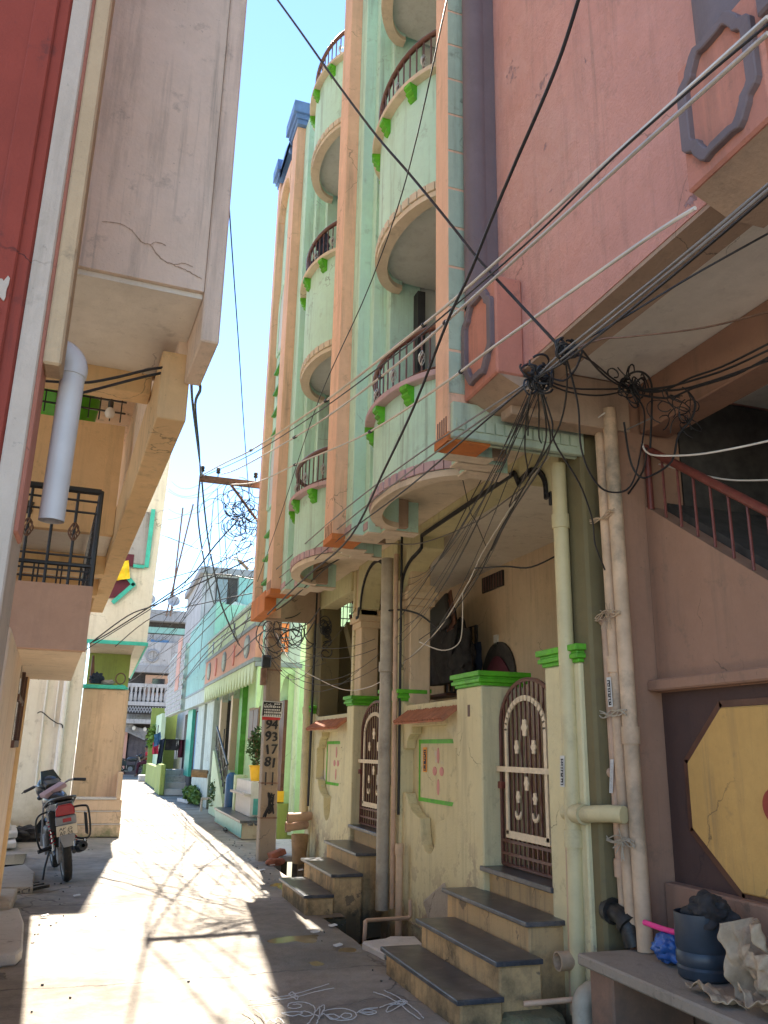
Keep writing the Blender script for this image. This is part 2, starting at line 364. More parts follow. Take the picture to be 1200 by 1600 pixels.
M['socket'] = simple('porcelain', (.75,.74,.70,1), .3, var=.05)

# ground: cement lane, cream where dry, grey patches, hairline cracks
def ground_mat():
    k = NT('cement_lane')
    n1 = k.noise(.9, 8, .68); n2 = k.noise(7, 8, .7); n3 = k.noise(55, 4, .6)
    c = k.mix(k.ramp(n1, .42, .58), (.185,.16,.13,1), (.325,.275,.22,1))
    c = k.mix(k.ramp(n2, .35, .68, 0, .65), c, (.36,.305,.245,1))
    c = k.mix(k.ramp(n3, .60, .75, 0, .5), c, (.23,.20,.165,1))
    c = k.mix(k.ramp(k.noise(2.3, 10, .74), .60, .70, 0, .5), c, (.20,.175,.15,1))
    mp = k.n('ShaderNodeMapping'); mp.inputs['Scale'].default_value = (.33, .30, .3)
    wv = k.n('ShaderNodeTexNoise'); wv.inputs['Scale'].default_value = 2.2; wv.inputs['Detail'].default_value = 7; k.l(k.P(), wv.inputs[0])
    add = k.n('ShaderNodeVectorMath', operation='MULTIPLY_ADD'); k.l(wv.outputs['Color'], add.inputs[0]); add.inputs[1].default_value = (.55,.55,0); k.l(k.P(), add.inputs[2])
    k.l(add.outputs[0], mp.inputs[0])
    vo = k.n('ShaderNodeTexVoronoi', feature='DISTANCE_TO_EDGE'); vo.inputs['Scale'].default_value = 1.0; k.l(mp.outputs[0], vo.inputs['Vector'])
    gate = k.ramp(k.noise(.7, 3, .5), .44, .54)
    cr = k.math('MULTIPLY', k.ramp(vo.outputs['Distance'], .0045, .0015), gate)
    c = k.mix(k.ramp(k.noise(1.7, 12, .78), .50, .62, 0, .55), c, (.17,.14,.11,1))
    c = k.mix(k.ramp(k.noise(1, 8, .7, (9, 1.2, 1)), .55, .75, 0, .35), c, (.20,.17,.14,1))
    yz = k.n('ShaderNodeSeparateXYZ'); k.l(k.P(), yz.inputs[0]); wob = k.math('MULTIPLY', k.noise(2.4, 8, .6), .30)
    for y0 in (6.35, 9.42, 11.95, 14.75, 18.2, 22.4, 27.5):
        dj = k.math('ABSOLUTE', k.math('SUBTRACT', k.math('ADD', yz.outputs[1], wob), y0+.15), 0.0)
        cr = k.math('MAXIMUM', cr, k.ramp(dj, .013, .005))
    c = k.mix(k.math('MULTIPLY', cr, .75), c, (.10,.085,.07,1))
    wet = None
    for px_0, py_0, r_ in [(500,1500,.42), (485,1463,.55), (545,1480,.40), (432,1466,.3), (455,1382,.45), (560,1440,.5)]:
        c_ = onZ(px_0, py_0, 0); dn = k.n('ShaderNodeVectorMath', operation='DISTANCE'); k.l(k.P(), dn.inputs[0]); dn.inputs[1].default_value = (c_.x, c_.y, 0)
        q = k.ramp(k.math('SUBTRACT', dn.outputs['Value'], k.math('MULTIPLY', n2, .35*r_)), r_*.85, r_*.35)
        wet = q if wet is None else k.math('MAXIMUM', wet, q)
    c = k.mix(k.math('MULTIPLY', wet, .55), c, (.10,.085,.065,1))
    k.l(c, k.b.inputs['Base Color'])
    k.l(k.math('SUBTRACT', k.ramp(n1, .4, .6, .95, .72), k.math('MULTIPLY', wet, .35)), k.b.inputs['Roughness'])
    h = k.math('ADD', k.math('MULTIPLY', n2, 1.2), k.math('MULTIPLY', n3, .5))
    h = k.math('SUBTRACT', h, k.math('MULTIPLY', cr, 1.2)); k.bump(h, .55, .02)
    return k.m
M['ground'] = ground_mat()
def puddle_mat():
    k = NT('muddy_puddle_water'); k.b.inputs['Base Color'].default_value = (.24,.18,.095,1); k.b.inputs['Roughness'].default_value = .12
    k.b.inputs['IOR'].default_value = 1.2; k.bump(k.noise(9, 2, .5), .03, .01); return k.m
M['puddle'] = puddle_mat()

# ================================================================ THE SETTING
PUD = []
for px_0, py_0, rx, ry in [(500,1500,.16,.15), (485,1463,.19,.30), (545,1480,.15,.12), (432,1466,.11,.14), (455,1382,.20,.26)]:
    c_ = onZ(px_0, py_0, 0); PUD.append((c_.x, c_.y, rx, ry))
def build_ground():
    xs = [-70,-40,-20,-10,-6,-4,-3]+[-2.4+.15*i for i in range(33)]+[2.42,2.92,3.2,3.6,4.2,5,7,10,20,40,70]
    xs += [1.0+.05*i for i in range(29)]; xs = sorted(set(round(x, 3) for x in xs)); ys = [-20,-8,-3,-1,1,2,2.6]+[3+.15*i for i in range(13)]+[4.95+.06*i for i in range(75)]+[9.45+.15*i for i in range(25)]+[13.2]+[13.6+.6*i for i in range(60)]+[52,60,80,120,200]
    ys = sorted(set(round(y, 3) for y in ys))
    mb = MB(); nx = len(xs)
    def h(x, y):
        n = mnoise.noise(V((x*.8, y*.8, 1)))*.018+mnoise.noise(V((x*2.6, y*2.6, 4)))*.006
        k = max(0, min(1, (y-2)/2))*max(0, min(1, (40-y)/10))
        for cx, cy, rx, ry in PUD:
            q = ((x-cx)/rx)**2+((y-cy)/ry)**2
            if q < 4: n -= .020*math.exp(-q*1.1)*(1+.9*mnoise.noise(V((x*9, y*9, 2))))
        return n*k-.012
    mb.v = [V((x, y, h(x, y))) for y in ys for x in xs]
    def hole(x, y): return (2.42 < x < 2.92 and 2.0 < y < 13.2) or (2.2 < x < 2.92 and 7.0 < y < 8.22) or (2.3 < x < 2.92 and 3.15 < y < 4.77)
    for j in range(len(ys)-1):
        for i in range(nx-1):
            if not hole((xs[i]+xs[i+1])/2, (ys[j]+ys[j+1])/2):
                mb.f.append((j*nx+i, j*nx+i+1, (j+1)*nx+i+1, (j+1)*nx+i))
    g = ob('ground', mb, M['ground'], local=True, kind='structure', smooth=60)
    d = MB()
    [d.box((2.36,ya,-.75),(2.42,yb,-.03)) for ya, yb in ((2.0,3.10),(4.82,6.95),(8.27,13.2))]; d.box((2.42,1.95,-.75), (2.93,2.0,-.03)); d.box((2.42,13.2,-.75), (2.93,13.26,-.03)); d.box((2.36,1.95,-.85), (3.0,13.26,-.75))
    for xa, ya, yb in ((2.2,7.0,8.22),(2.3,3.15,4.77)): d.box((xa-.05,ya-.05,-.75),(xa,yb+.05,-.035)); d.box((xa,ya-.05,-.75),(2.42,ya,-.035)); d.box((xa,yb,-.75),(2.42,yb+.05,-.035)); d.box((xa-.05,ya-.05,-.85),(2.36,yb+.05,-.751))
    ob('drain_channel', d, M['dampdark'], local=True, kind='structure')
    d2 = None
    wv = MB().box((2.421,2.01,-.745), (2.929,13.19,-.62)); wv.box((2.201,7.01,-.745),(2.4205,8.21,-.62)); wv.box((2.301,3.16,-.745),(2.4205,4.76,-.62)); ob('drain_water', wv, M['void'], local=True, kind='structure')
build_ground()
def blob(cx, cy, rx, ry, z, seed, n=40, rough=.28):
    r = random.Random(seed); ph = [r.random()*6.28 for _ in range(5)]; am = [r.random() for _ in range(5)]
    P = []
    for i in range(n):
        a = 2*math.pi*i/n; k = 1+rough*sum(am[j]*math.sin((j+2)*a+ph[j]) for j in range(5))/2
        P.append((cx+rx*k*math.cos(a), cy+ry*k*math.sin(a)))
    return P
for ip, (cx, cy, rx, ry) in enumerate(PUD):
    ob('puddle', MB().add([(cx+1.7*rx*math.cos(2*math.pi*i/24), cy+1.7*ry*math.sin(2*math.pi*i/24), -.0215+.0007*ip) for i in range(24)], [list(range(24))]), M['puddle'], local=True, kind='structure')
# chalk threshold drawing on the cement
def kolam():
    r = thing('chalk_drawing', 'white chalk threshold drawing of flowers and leaves on the cement', 'chalk drawing', onZ(520,1570,0))
    z6 = lambda x, y: (340+x/3.158, 1490+y/3.158)
    L = []
    L += [[(150,232),(240,226),(330,210),(420,190),(500,165),(550,150)], [(180,240),(300,228),(400,212),(480,190),(575,170)]]
    L += [[(770,190),(840,215),(900,250),(960,300),(1000,325)], [(820,182),(880,210),(940,250),(990,290),(1015,320)]]
    L += [[(800,268),(850,248),(920,238),(880,270),(838,290),(840,268),(880,245)], [(840,250),(900,250),(935,240)], [(890,235),(915,228),(935,240),(915,252),(890,246),(890,235)]]
    L += [[(345,262),(360,245),(420,240),(470,258),(480,290),(460,330),(440,350)], [(350,268),(380,272),(415,262),(400,250),(370,252)], [(315,295),(370,288),(420,292),(370,308),(315,295)], [(400,300),(430,310),(470,300),(430,285),(405,290)]]
    L += [[(480,290),(500,268),(528,255),(520,285),(500,320),(490,345)], [(520,285),(560,275),(620,272),(670,285),(685,305),(660,325),(600,330),(560,318),(540,300)], [(605,310),(625,295),(655,298),(660,312),(630,322),(605,310)], [(530,300),(560,325),(600,316),(570,300),(535,303)]]
    L += [[(700,290),(740,275),(785,290),(745,302),(700,290)], [(690,292),(720,275),(790,268)], [(715,290),(770,290)]]
    L += [[(118,270),(160,295),(190,330),(200,347)], [(180,275),(215,298),(240,345)], [(270,340),(300,320),(330,345)], [(130,345),(160,330),(175,347)], [(240,340),(260,330),(290,345)], [(352,200),(370,190),(385,205),(365,212),(352,200)], [(375,215),(395,208),(392,228),(375,215)], [(478,300),(500,308),(525,295)], [(500,262),(505,290),(498,315)]]
    mb = MB(); rr = random.Random(5)
    for l in L:
        q = [onZ(*z6(x, y), .007) for x, y in crom(l, 5)]
        q = [p+V((rr.uniform(-.003,.003), rr.uniform(-.003,.003), 0)) for p in q]
        mb.ribbon(q, .006, (0,0,1), .003)
    ob('chalk_lines', mb, M['chalk'], r)
kolam()

# ================================================================ RIGHT: GREEN APARTMENT BUILDING
GH = thing('apartment_building', 'mint green apartment building with orange pilasters and curved balconies above yellow entrance walls', 'apartment building', (2.94, 8.3, 0))
XW = 2.94
def P(name, mb, m, parent=GH, **k): return ob(name, mb, M[m], parent, **k)
# --- ground floor walls: a front layer with the niche cut out, a back layer behind
def niche_outline(c, dz=0, s=1.0):
    half = [(0,.62),(.07,.63),(.14,.68),(.18,.76),(.20,.90),(.25,.905)]+[(.62-.37*math.cos(rad(a)), 1.11-.205*math.sin(rad(a))) for a in (75,50,25,0)][::1]
    half = [(0,.62),(.07,.63),(.14,.68),(.18,.76),(.20,.905),(.26,.91),(.40,.945),(.53,1.02),(.60,1.11),(.70,1.11),(.70,1.53),(.62,1.53),(.58,1.61),(.50,1.665),(.44,1.67),(.44,1.74),(0,1.74)]
    return [(c+y*s, z+dz) for y, z in half], [(c-y*s, z+dz) for y, z in half]
def niche_wall(y0, y1, c, top_pts, dz=0, s=1.0):
    A, B = niche_outline(c, dz, s)
    mb = MB()
    # left half (larger y): c -> y1 ; right half: y0 -> c
    tl = [p for p in top_pts if p[0] >= c]; tr = [p for p in top_pts if p[0] < c]
    zc = 1.95+dz
    mb.prism([(c,-.8),(y1,-.8)]+sorted(tl, key=lambda p: -p[0])+[(c,zc)]+A[::-1], 'x', XW, XW+.11)
    mb.prism([(c,-.8),(y0,-.8)]+sorted(tr, key=lambda p: p[0])+[(c,zc)]+B[::-1], 'x', XW, XW+.11)
    P('niche_wall', mb, 'yellow', bevel=.008)
    P('niche_back', MB().box((XW+.112, y0, .3), (XW+.25, y1, 1.95+dz)), 'yellow')
niche_wall(6.71, 8.40, 7.45, [(8.40,2.0),(8.16,2.0),(8.12,1.99),(8.04,1.95),(7.97,1.95),(6.71,1.95)][::1])
niche_wall(10.12, 12.05, 11.05, [(12.05,2.0),(11.86,2.0),(11.8,1.98),(11.7,1.95),(10.12,1.95)], 0, .93)
# green rule, painted flower and tile awning of each niche
def bay_details(c, X, gl, gr, zt, zb):
    p = MB(); p.box((X-.006,gr,zt-.02),(X+.004,gl,zt+.018)); p.box((X-.0055,gl-.035,zb),(X+.004,gl-.002,zt-.02)); p.box((X-.006,gr,zb-.018),(X+.004,gl,zb+.017))
    P('green_border', p, 'greentrim')
    f = MB()
    for dy, dz, ry, rz in ((0,.14,.028,.07), (0,-.14,.028,.07), (.085,.0,.048,.04), (-.085,0,.048,.04)):
        f.prism(arc(c+dy, (zt+zb)/2+dz, ry, rz, 0, 342, 19), 'x', X-.005, X+.003)
    P('painted_flower', f, 'flowerpink')
bay_details(7.47, XW+.112, 7.97, 6.95, 1.60, 1.06)
bay_details(11.05, XW+.112, 11.55, 10.45, 1.60, 1.07)
def awning(y0, y1):
    r = ob('tile_awning', MB().prism([(XW-.155,1.775),(XW,1.885),(XW,1.865),(XW-.15,1.755)], 'y', y0, y1), M['tile'], GH)
    n = int((y1-y0)/.058); src = mesh_of('tile', MB().add(*half_pipe(.027, .19)), 60); src.materials.append(M['tile'])
    for i in range(n):
        y = y0+.03+i*(y1-y0)/n
        for row, t in ((0, 0.0), (1, .42)):
            pass
        m = Matrix.Translation(V((XW-.157+.002*math.sin(i*2.1), y, 1.768+.003*math.sin(i*1.7)))-OFF[GH.name]) @ Matrix.Rotation(-math.atan2(.11,.155), 4, 'Y')
        inst('tile', src, r, m)
def half_pipe(rr, L, n=7):
    vs = []; 
    for x in (0, L):
        for q in (rr, rr*.72):
            for i in range(n): a = math.pi*i/(n-1); vs.append((x, q*math.cos(a), q*math.sin(a)))
    o = lambda e, q, i: e*2*n+q*n+i
    fs = []
    for i in range(n-1):
        fs += [(o(0,0,i),o(0,0,i+1),o(1,0,i+1),o(1,0,i)), (o(0,1,i),o(1,1,i),o(1,1,i+1),o(0,1,i+1)), (o(0,0,i),o(0,1,i),o(0,1,i+1),o(0,0,i+1)), (o(1,0,i),o(1,0,i+1),o(1,1,i+1),o(1,1,i))]
    return vs, fs
awning(6.72, 7.98); awning(10.13, 11.72)
# gate pillars with stepped green caps
def pillar(y0, y1, z1, x0=XW-.03, x1=XW+.36, cap=True, slot=False):
    mb = MB().box((x0,y0,-.8),(x1,y1,z1)); o = P('gate_pillar', mb, 'yellow', bevel=.01)
    if cap:
        c = MB()
        for a, b, e in ((0,.025,.012),(.025,.055,.035),(.055,.075,.022),(.075,.115,.045)):
            c.box((x0-e,y0-e,z1+a),(x1+e,y1+e,z1+b))
        ob('cap', c, M['greentrim'], o, bevel=.004)
    return o
p1 = pillar(6.21, 6.71, 2.03)
ob('slot', MB().box((XW-.033,6.43,1.79),(XW-.02,6.475,1.885)), M['wood'], p1)
pillar(4.72, 5.17, 2.08, x1=XW+.30)
pillar(8.14, 8.40, 2.0, x1=XW+.2)
pillar(8.42, 8.72, 2.03, x1=XW+.36)
pillar(9.84, 10.12, 2.03)
pillar(11.88, 12.1, 2.0, x1=XW+.2)
# thresholds under the gates
for (a, b) in ((5.17,6.21), (8.72,9.84)):
    P('threshold_wall', MB().box((XW+.02,a,-.8),(XW+.34,b,.635)), 'stepface')
    P('door_sill', MB().box((XW-.05,a-.02 if a<6 else a+.0,.636),(XW+.34,b+.03,.672)), 'granite', bevel=.005)
# upper columns
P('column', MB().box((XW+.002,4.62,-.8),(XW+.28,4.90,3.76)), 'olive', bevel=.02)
P('column', MB().box((XW+.05,8.10,1.9),(XW+.28,8.30,3.76)), 'tanwall', bevel=.012)
P('column', MB().box((XW+.05,9.86,1.9),(XW+.28,10.12,3.76)), 'tanwall', bevel=.012)
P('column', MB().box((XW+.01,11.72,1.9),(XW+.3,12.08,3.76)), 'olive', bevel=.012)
P('column_face', MB().box((XW+.01,8.302,1.9),(XW+.27,8.40,3.3)), 'yellow', bevel=.006); P('column_face', MB().box((XW+.03,10.121,1.9),(XW+.27,10.2,3.76)), 'yellow', bevel=.006)
# capitals of the two inner columns
for (y0, y1, x1) in ((9.80,10.16,XW+.31), (8.05,8.34,XW+.31)):
    cp = MB()
    for z, e in ((2.98,0),(3.055,.03),(3.13,.0)): cp.box((XW+.02-e,y0-e,z),(x1+e,y1+e,z+.075))
    P('capital', cp, 'tanwall', bevel=.006)
# big moulded arch (cusped) and the small round arch, cut in the beam
big = [(4.92,3.76),(4.92,3.24),(5.02,3.24),(5.02,3.31),(5.09,3.31)]+arc(5.36,3.37,.27,.22,195,105,8)[1:]+[(5.33,3.585),(5.47,3.56),(5.50,3.53),(5.56,3.63),(5.58,3.65),(7.62,3.625),(7.62,3.50),(7.68,3.48)]+arc(7.74,3.19,.46,.27,80,8,8)+[(8.21,3.17),(8.21,3.06),(8.30,3.06),(8.30,3.76)]
big = [(y, z) for y, z in big]
P('arch_beam', MB().prism(big, 'x', XW, XW+.24), 'yellow2', bevel=.006)
trim = [(XW-.012, y, z) for y, z in big[2:-2]]
def trim_strip(pts, w=.019):
    m = MB()
    for a, b in zip(pts, pts[1:]):
        a = V(a); b = V(b); d = b-a
        if d.length < 1e-4: continue
        t = d.normalized(); nrm = V((1,0,0)).cross(t)
        m.obox((a+b)/2, (.009,0,0), t*(d.length/2+.010), nrm*w)
    return m
P('arch_trim', trim_strip(trim), 'trimblack')
sm = [(8.40,3.76),(8.40,2.9),(8.62,2.9),(8.62,3.2)]+arc(9.17,3.22,.55,.46,178,2,16)[0:]+[(9.72,3.2),(9.80,3.2),(9.80,3.1),(9.88,3.1),(9.88,2.98),(10.16,2.98),(10.16,3.76)]
sm = [(8.40,3.76),(8.40,3.0),(8.62,3.0)]+arc(9.17,3.20,.55,.47,180,0,18)+[(9.80,3.2),(9.80,3.1),(9.88,3.1),(9.88,3.76)]
P('arch_beam', MB().prism(sm, 'x', XW, XW+.24), 'yellow2', bevel=.006)
P('arch_trim', trim_strip([(XW-.012, y, z) for y, z in sm[2:-1]], .018), 'trimblack')
P('bay_beam', MB().box((XW,10.2,3.50),(XW+.24,12.08,3.76)), 'yellow2', bevel=.006)
# recess behind: back wall, floor, ceiling, side walls
P('back_wall', MB().box((4.40,4.75,0),(4.55,12.1,3.9)), 'tanwall')
P('recess_ceiling', MB().box((3.19,4.66,3.68),(4.40,12.1,3.759)), 'ceil')
P('recess_floor', MB().box((3.20,4.66,.45),(4.40,12.1,.66)), 'stonetan')
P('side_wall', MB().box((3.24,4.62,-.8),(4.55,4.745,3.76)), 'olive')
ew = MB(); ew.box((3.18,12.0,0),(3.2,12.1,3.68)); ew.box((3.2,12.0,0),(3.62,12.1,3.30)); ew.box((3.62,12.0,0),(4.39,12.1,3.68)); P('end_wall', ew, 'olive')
v = MB()
for i in range(8): v.box((4.372,8.715+i*.071,3.43),(4.39,8.735+i*.071,3.60))
P('vent_opening', MB().box((4.378,8.70,3.42),(4.399,9.28,3.61)), 'dark'); P('vent_bars', v, 'iron_brown')
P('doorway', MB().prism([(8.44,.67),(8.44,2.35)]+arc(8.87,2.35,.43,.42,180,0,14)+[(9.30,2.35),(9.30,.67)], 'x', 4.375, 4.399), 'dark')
P('door_curtain', wavy := MB().prism([(8.47+.04*i, .7) for i in range(21)]+[(9.27-.04*i, 2.30+.3*math.sin(math.pi*i/20)) for i in range(21)], 'x', 4.355, 4.372), 'maroon')
P('inner_door', MB().box((4.37,9.60,.67),(4.398,11.5,2.05)), 'navycloth')
P('wall_shelf', MB().box((4.15,9.9,2.2),(4.39,10.9,2.23)), 'wood')
# window grille in the end wall and the inner staircase
gw = MB()
for i in range(7): gw.box((3.22+i*.065,12.03,3.30),(3.228+i*.065,12.045,3.68))
for z in (3.42,3.60): gw.box((3.2,12.028,z),(3.62,12.047,z+.012))
P('window_grille', gw, 'iron_black')
st = MB(); 
st.obox((3.32,11.0,2.55), (.05,0,0), (0,.62,.72*.98), (0,-.06,.05)); P('stair_stringer', st, 'olive')
rl = MB(); A0 = V((3.22,10.36,2.17)); A1 = V((3.22,11.2,3.30))
rl.tube([A0+V((0,0,.55)), A1+V((0,0,.45))], .022, 6); rl.tube([A0+V((0,0,.1)), A1+V((0,0,.05))], .016, 6)
for i in range(9):
    q = A0.lerp(A1, i/8); rl.tube([q+V((0,0,.08)), q+V((0,0,.5))], .009, 5)
P('stair_railing', rl, 'iron_brown')
# --- upper floors: plan profile of pilasters, stepped piers and balconies
ZB, ZT = 3.47, 12.0
def face(x, y0, y1, z0=ZB, z1=ZT, th=.14): return MB().box((x, y0, z0), (x+th, y1, z1))
PIL = [(1.97,4.65,4.88,12.6), (1.95,7.48,7.81,10.95), (1.95,10.55,10.90,10.80)]
for x, y0, y1, zt in PIL:
    o = P('pilaster', face(x, y0, y1, ZB, zt, .3), 'orange', bevel=.006)
    ob('pilaster_foot', MB().box((x-.006,y0-.004,ZB-.012),(x+.30,y1+.004,ZB+.05)), M['orange_deep'], o)
    g = MB()
    for i in range(5): g.box((x-.004, y0+.03+i*(y1-y0-.05)/5, ZB+.05), (x+.004, y0+.042+i*(y1-y0-.05)/5, ZB+.17))
    ob('foot_grooves', g, M['wood'], o)
def steps(lst, zt):
    mb = MB()
    for x, y0, y1 in lst: mb.box((x,y0,ZB),(x+.32,y1,zt))
    o = P('stepped_pier', mb, 'mint', bevel=.004)
    fm = MB()
    for x, y0, y1 in lst: fm.box((x-.008,y0-.006,ZB-.014),(x+.325,y1+.006,ZB-.001))
    ob('pier_foot', fm, M['cream'], o)
    for x, y0, y1 in lst: ob('moulding_band', MB().box((x-.012,y0+.012,ZB+.03),(x-.001,y1-.012,ZB+.10)), M['pinktrim'], o)
steps([(2.08,4.882,5.0),(2.20,5.002,5.14),(2.33,5.142,5.30)], 12.6)
steps([(2.33,6.98,7.118),(2.20,7.12,7.258),(2.08,7.26,7.478)], 11.0)
steps([(2.08,7.812,7.95),(2.20,7.952,8.07),(2.33,8.072,8.20)], 10.9)
steps([(2.33,9.90,10.068),(2.20,10.07,10.248),(2.08,10.25,10.548)], 10.8)
# courses on the near end wall
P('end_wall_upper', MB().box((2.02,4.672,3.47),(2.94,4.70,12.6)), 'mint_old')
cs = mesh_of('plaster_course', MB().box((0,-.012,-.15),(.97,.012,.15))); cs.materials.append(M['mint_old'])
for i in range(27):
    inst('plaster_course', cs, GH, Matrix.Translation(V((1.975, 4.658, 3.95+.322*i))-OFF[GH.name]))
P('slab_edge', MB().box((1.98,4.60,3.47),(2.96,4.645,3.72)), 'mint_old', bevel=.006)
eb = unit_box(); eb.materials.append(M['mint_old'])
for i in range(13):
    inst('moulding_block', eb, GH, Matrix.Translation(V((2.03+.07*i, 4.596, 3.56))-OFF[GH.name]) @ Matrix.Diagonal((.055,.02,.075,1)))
# underside: soffit and hanging cross beams
P('soffit', MB().box((2.41,4.66,3.761),(3.0,11.95,3.86)), 'cream')
for y, xa in ((4.90,2.30),(6.90,2.22),(7.55,2.27),(9.80,2.22)): P('cross_beam', MB().box((xa,y,3.485),(2.52,y+.07,3.757)), 'beam', bevel=.004)
P('end_beam', MB().box((1.96,11.82,3.30),(2.935,11.95,3.76)), 'beam', bevel=.005)
# back of the balcony recesses
P('recess_wall', MB().box((2.96,4.7,3.87),(3.1,11.9,12.6)), 'shade_grey')
for y in (5.20,6.99,8.09,9.91): P('recess_side', MB().box((2.66,y,3.87),(2.95,y+.10,11.0)), 'shade_grey')
for y in (5.95, 8.8):
    for z in (3.9, 6.5, 9.5):
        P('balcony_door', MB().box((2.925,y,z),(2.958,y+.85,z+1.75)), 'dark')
P('door_frame', MB().box((2.58,6.86,4.3),(2.66,6.98,5.95)), 'trimblack')
def half_ring(yc, h, b, z0, z1, base, th, n=28):
    out = [(base-b*math.sin(math.pi*i/n), yc-h*math.cos(math.pi*i/n)) for i in range(n+1)]
    inn = [(base-(b-th)*math.sin(math.pi*i/n), yc-(h-th)*math.cos(math.pi*i/n)) for i in range(n+1)]
    return MB().prism(out+inn[::-1], 'z', z0, z1)
BALC = []
def balcony(yc, h, b, base, z0, z1, blocks, railing=True, lip='pinktrim'):
    o = ob('balcony', half_ring(yc, h, b, z0+.015, z1-.05, base, .09), M['mint'], GH, smooth=35)
    ob('balcony_floor', MB().prism([(base-(b-.06)*math.sin(math.pi*i/24), yc-(h-.06)*math.cos(math.pi*i/24)) for i in range(25)]+[(2.95,yc+h-.02),(2.95,yc-h+.02)], 'z', z0+(.29 if z0 < 4 else .10), z0+(.39 if z0 < 4 else .22)), M['cream' if z0 < 4 else 'shade_grey'], o)
    ob('coping', half_ring(yc, h+.075, b+.085, z1-.05, z1, base, .17), M[lip], o, smooth=35, bevel=.006)
    ob('base_ring', half_ring(yc, h+.012, b+.014, z0, z0+.05, base, .11), M['cream'], o, smooth=35)
    n = 22; src = unit_box(); src.materials.append(M[blocks]); off = OFF[GH.name]
    for i in range(n):
        a = math.pi*(i+.5)/n; p = V((base-(b+.012)*math.sin(a), yc-(h+.012)*math.cos(a), z0+.095)); tn = V((-b*math.cos(a), h*math.sin(a), 0)).normalized(); nn = V((tn.y,-tn.x,0))
        m = Matrix((tn, nn, V((0,0,1)))).transposed().to_4x4(); m = Matrix.Translation(p-off) @ m @ Matrix.Diagonal((.085 if 3 < i < n-4 else .07,.03,.075,1))
        inst('moulding_block', src, o, m)
    bsrc = mesh_of('bracket', MB().prism([(0,0),(.085,0),(.085,-.035),(.06,-.055),(.068,-.08),(.038,-.10),(.042,-.125),(.015,-.145),(0,-.145)], 'y', -.042, .042)); bsrc.materials.append(M['greentrim'])
    for i in range(5):
        a = math.pi*(i+.62)/5.3; p = V((base-b*math.sin(a)*.995, yc-h*math.cos(a)*.995, z1-.05)); out = V((-h*math.sin(a), -b*math.cos(a), 0)).normalized(); sd_ = V((0,0,1)).cross(out)
        inst('bracket', bsrc, o, Matrix.Translation(p-off) @ Matrix((out, sd_, V((0,0,1)))).transposed().to_4x4())
    if railing:
        rh = .40; q = [V((base-(b+.0)*math.sin(math.pi*i/24), yc-(h)*math.cos(math.pi*i/24), z1+rh)) for i in range(25)]
        r = MB().tube(q, .026, 8); r.tube([p-V((0,0,rh-.05)) for p in q], .010, 5); ob('handrail', r, M['iron_brown'], o, smooth=50)
        bars = MB()
        for i in range(1, 24):
            a = math.pi*i/24; p = V((base-b*math.sin(a), yc-h*math.cos(a), z1)); bars.tube([p, p+V((0,0,rh))], .008, 5, False)
            if i % 4 == 2:
                orn = MB()
                for k in range(5):
                    c = [p+V((.028*math.sin(math.pi*t/8)*math.cos(k*1.257+t*.35), .028*math.sin(math.pi*t/8)*math.sin(k*1.257+t*.35), .10+.14*t/8)) for t in range(9)]
                    orn.tube(c, .005, 4, False)
                ob('basket_ornament', orn, M['silver'], o)
        ob('baluster_bars', bars, M['iron_brown'], o)
    return o
for (yc, h, b, base, ) in ((6.14,.84,.42,2.42), (9.05,.85,.44,2.38)):
    balcony(yc, h, b, base, 3.47, 4.33, 'pinktrim')
    balcony(yc, h, b, base, 5.94, 7.25, 'cream', lip='cream')
    balcony(yc, h, b, base, 9.05, 10.15 if yc > 7 else 10.4, 'cream', lip='cream')
# far end bay of the tower with arched blind panels, ledges and blue crown
P('bay_wall', MB().box((2.06,10.902,ZB),(2.30,11.80,10.55)), 'mint')
P('bay_jamb', MB().box((1.965,10.905,ZB+.2),(2.06,10.97,10.4)), 'mint')
P('edge_pilaster', MB().box((1.945,11.80,ZB-.14),(2.35,11.98,10.72)), 'orange', bevel=.006)
P('edge_foot', MB().box((1.94,10.91,3.28),(2.10,11.985,3.56)), 'orange_deep', bevel=.006)
P('panel_return', MB().prism([(10.97,10.5),(10.97,9.9)]+arc(11.38,9.9,.41,.5,180,0,12)+[(11.80,9.9),(11.80,10.5)], 'x', 1.955, 2.06), 'orange')
for z in (7.4, 4.9):
    ar = MB()
    pts = [(2.05,11.08,z)]+[(2.05,y,zz) for y, zz in arc(11.38,z+.75,.30,.42,180,0,12)]+[(2.05,11.68,z),(2.05,11.08,z)]
    ar.tube(pts, .028, 6); P('arch_moulding', ar, 'mint')
P('arch_panel', MB().prism([(11.1,7.4),(11.1,8.15)]+arc(11.38,8.15,.28,.40,180,0,10)+[(11.66,8.15),(11.66,7.4)], 'x', 2.048, 2.062), 'shade_grey')
P('arch_panel', MB().prism([(11.1,4.9),(11.1,5.65)]+arc(11.38,5.65,.28,.40,180,0,10)+[(11.66,5.65),(11.66,4.9)], 'x', 2.048, 2.062), 'shade_grey')
for i, z in enumerate([3.75,4.10,4.45,6.0,6.35,6.70,7.05]):
    P('green_ledge', MB().box((2.0,11.1,z),(2.06,11.62,z+.03)), 'greendeep')
cr = MB()
def crown(y0, y1, z, x=1.95):
    for a, b, e in ((0,.08,.02),(.08,.16,.05),(.16,.36,.09)): cr.box((x-e,y0-e,z+a),(x+.45,y1+e,z+b))
crown(10.5,10.95,10.80); crown(11.78,12.0,10.70); crown(7.45,7.85,10.95)
cr.prism([(10.96,10.9),(10.96,10.8)]+[(11.36+.42*math.cos(rad(a)), 10.5+.32*math.sin(rad(a))) for a in range(160,15,-15)]+[(11.78,10.75),(11.78,10.85)]+[(11.36+.5*math.cos(rad(a)), 10.55+.42*math.sin(rad(a))) for a in range(20,165,15)], 'x', 1.92, 2.3)
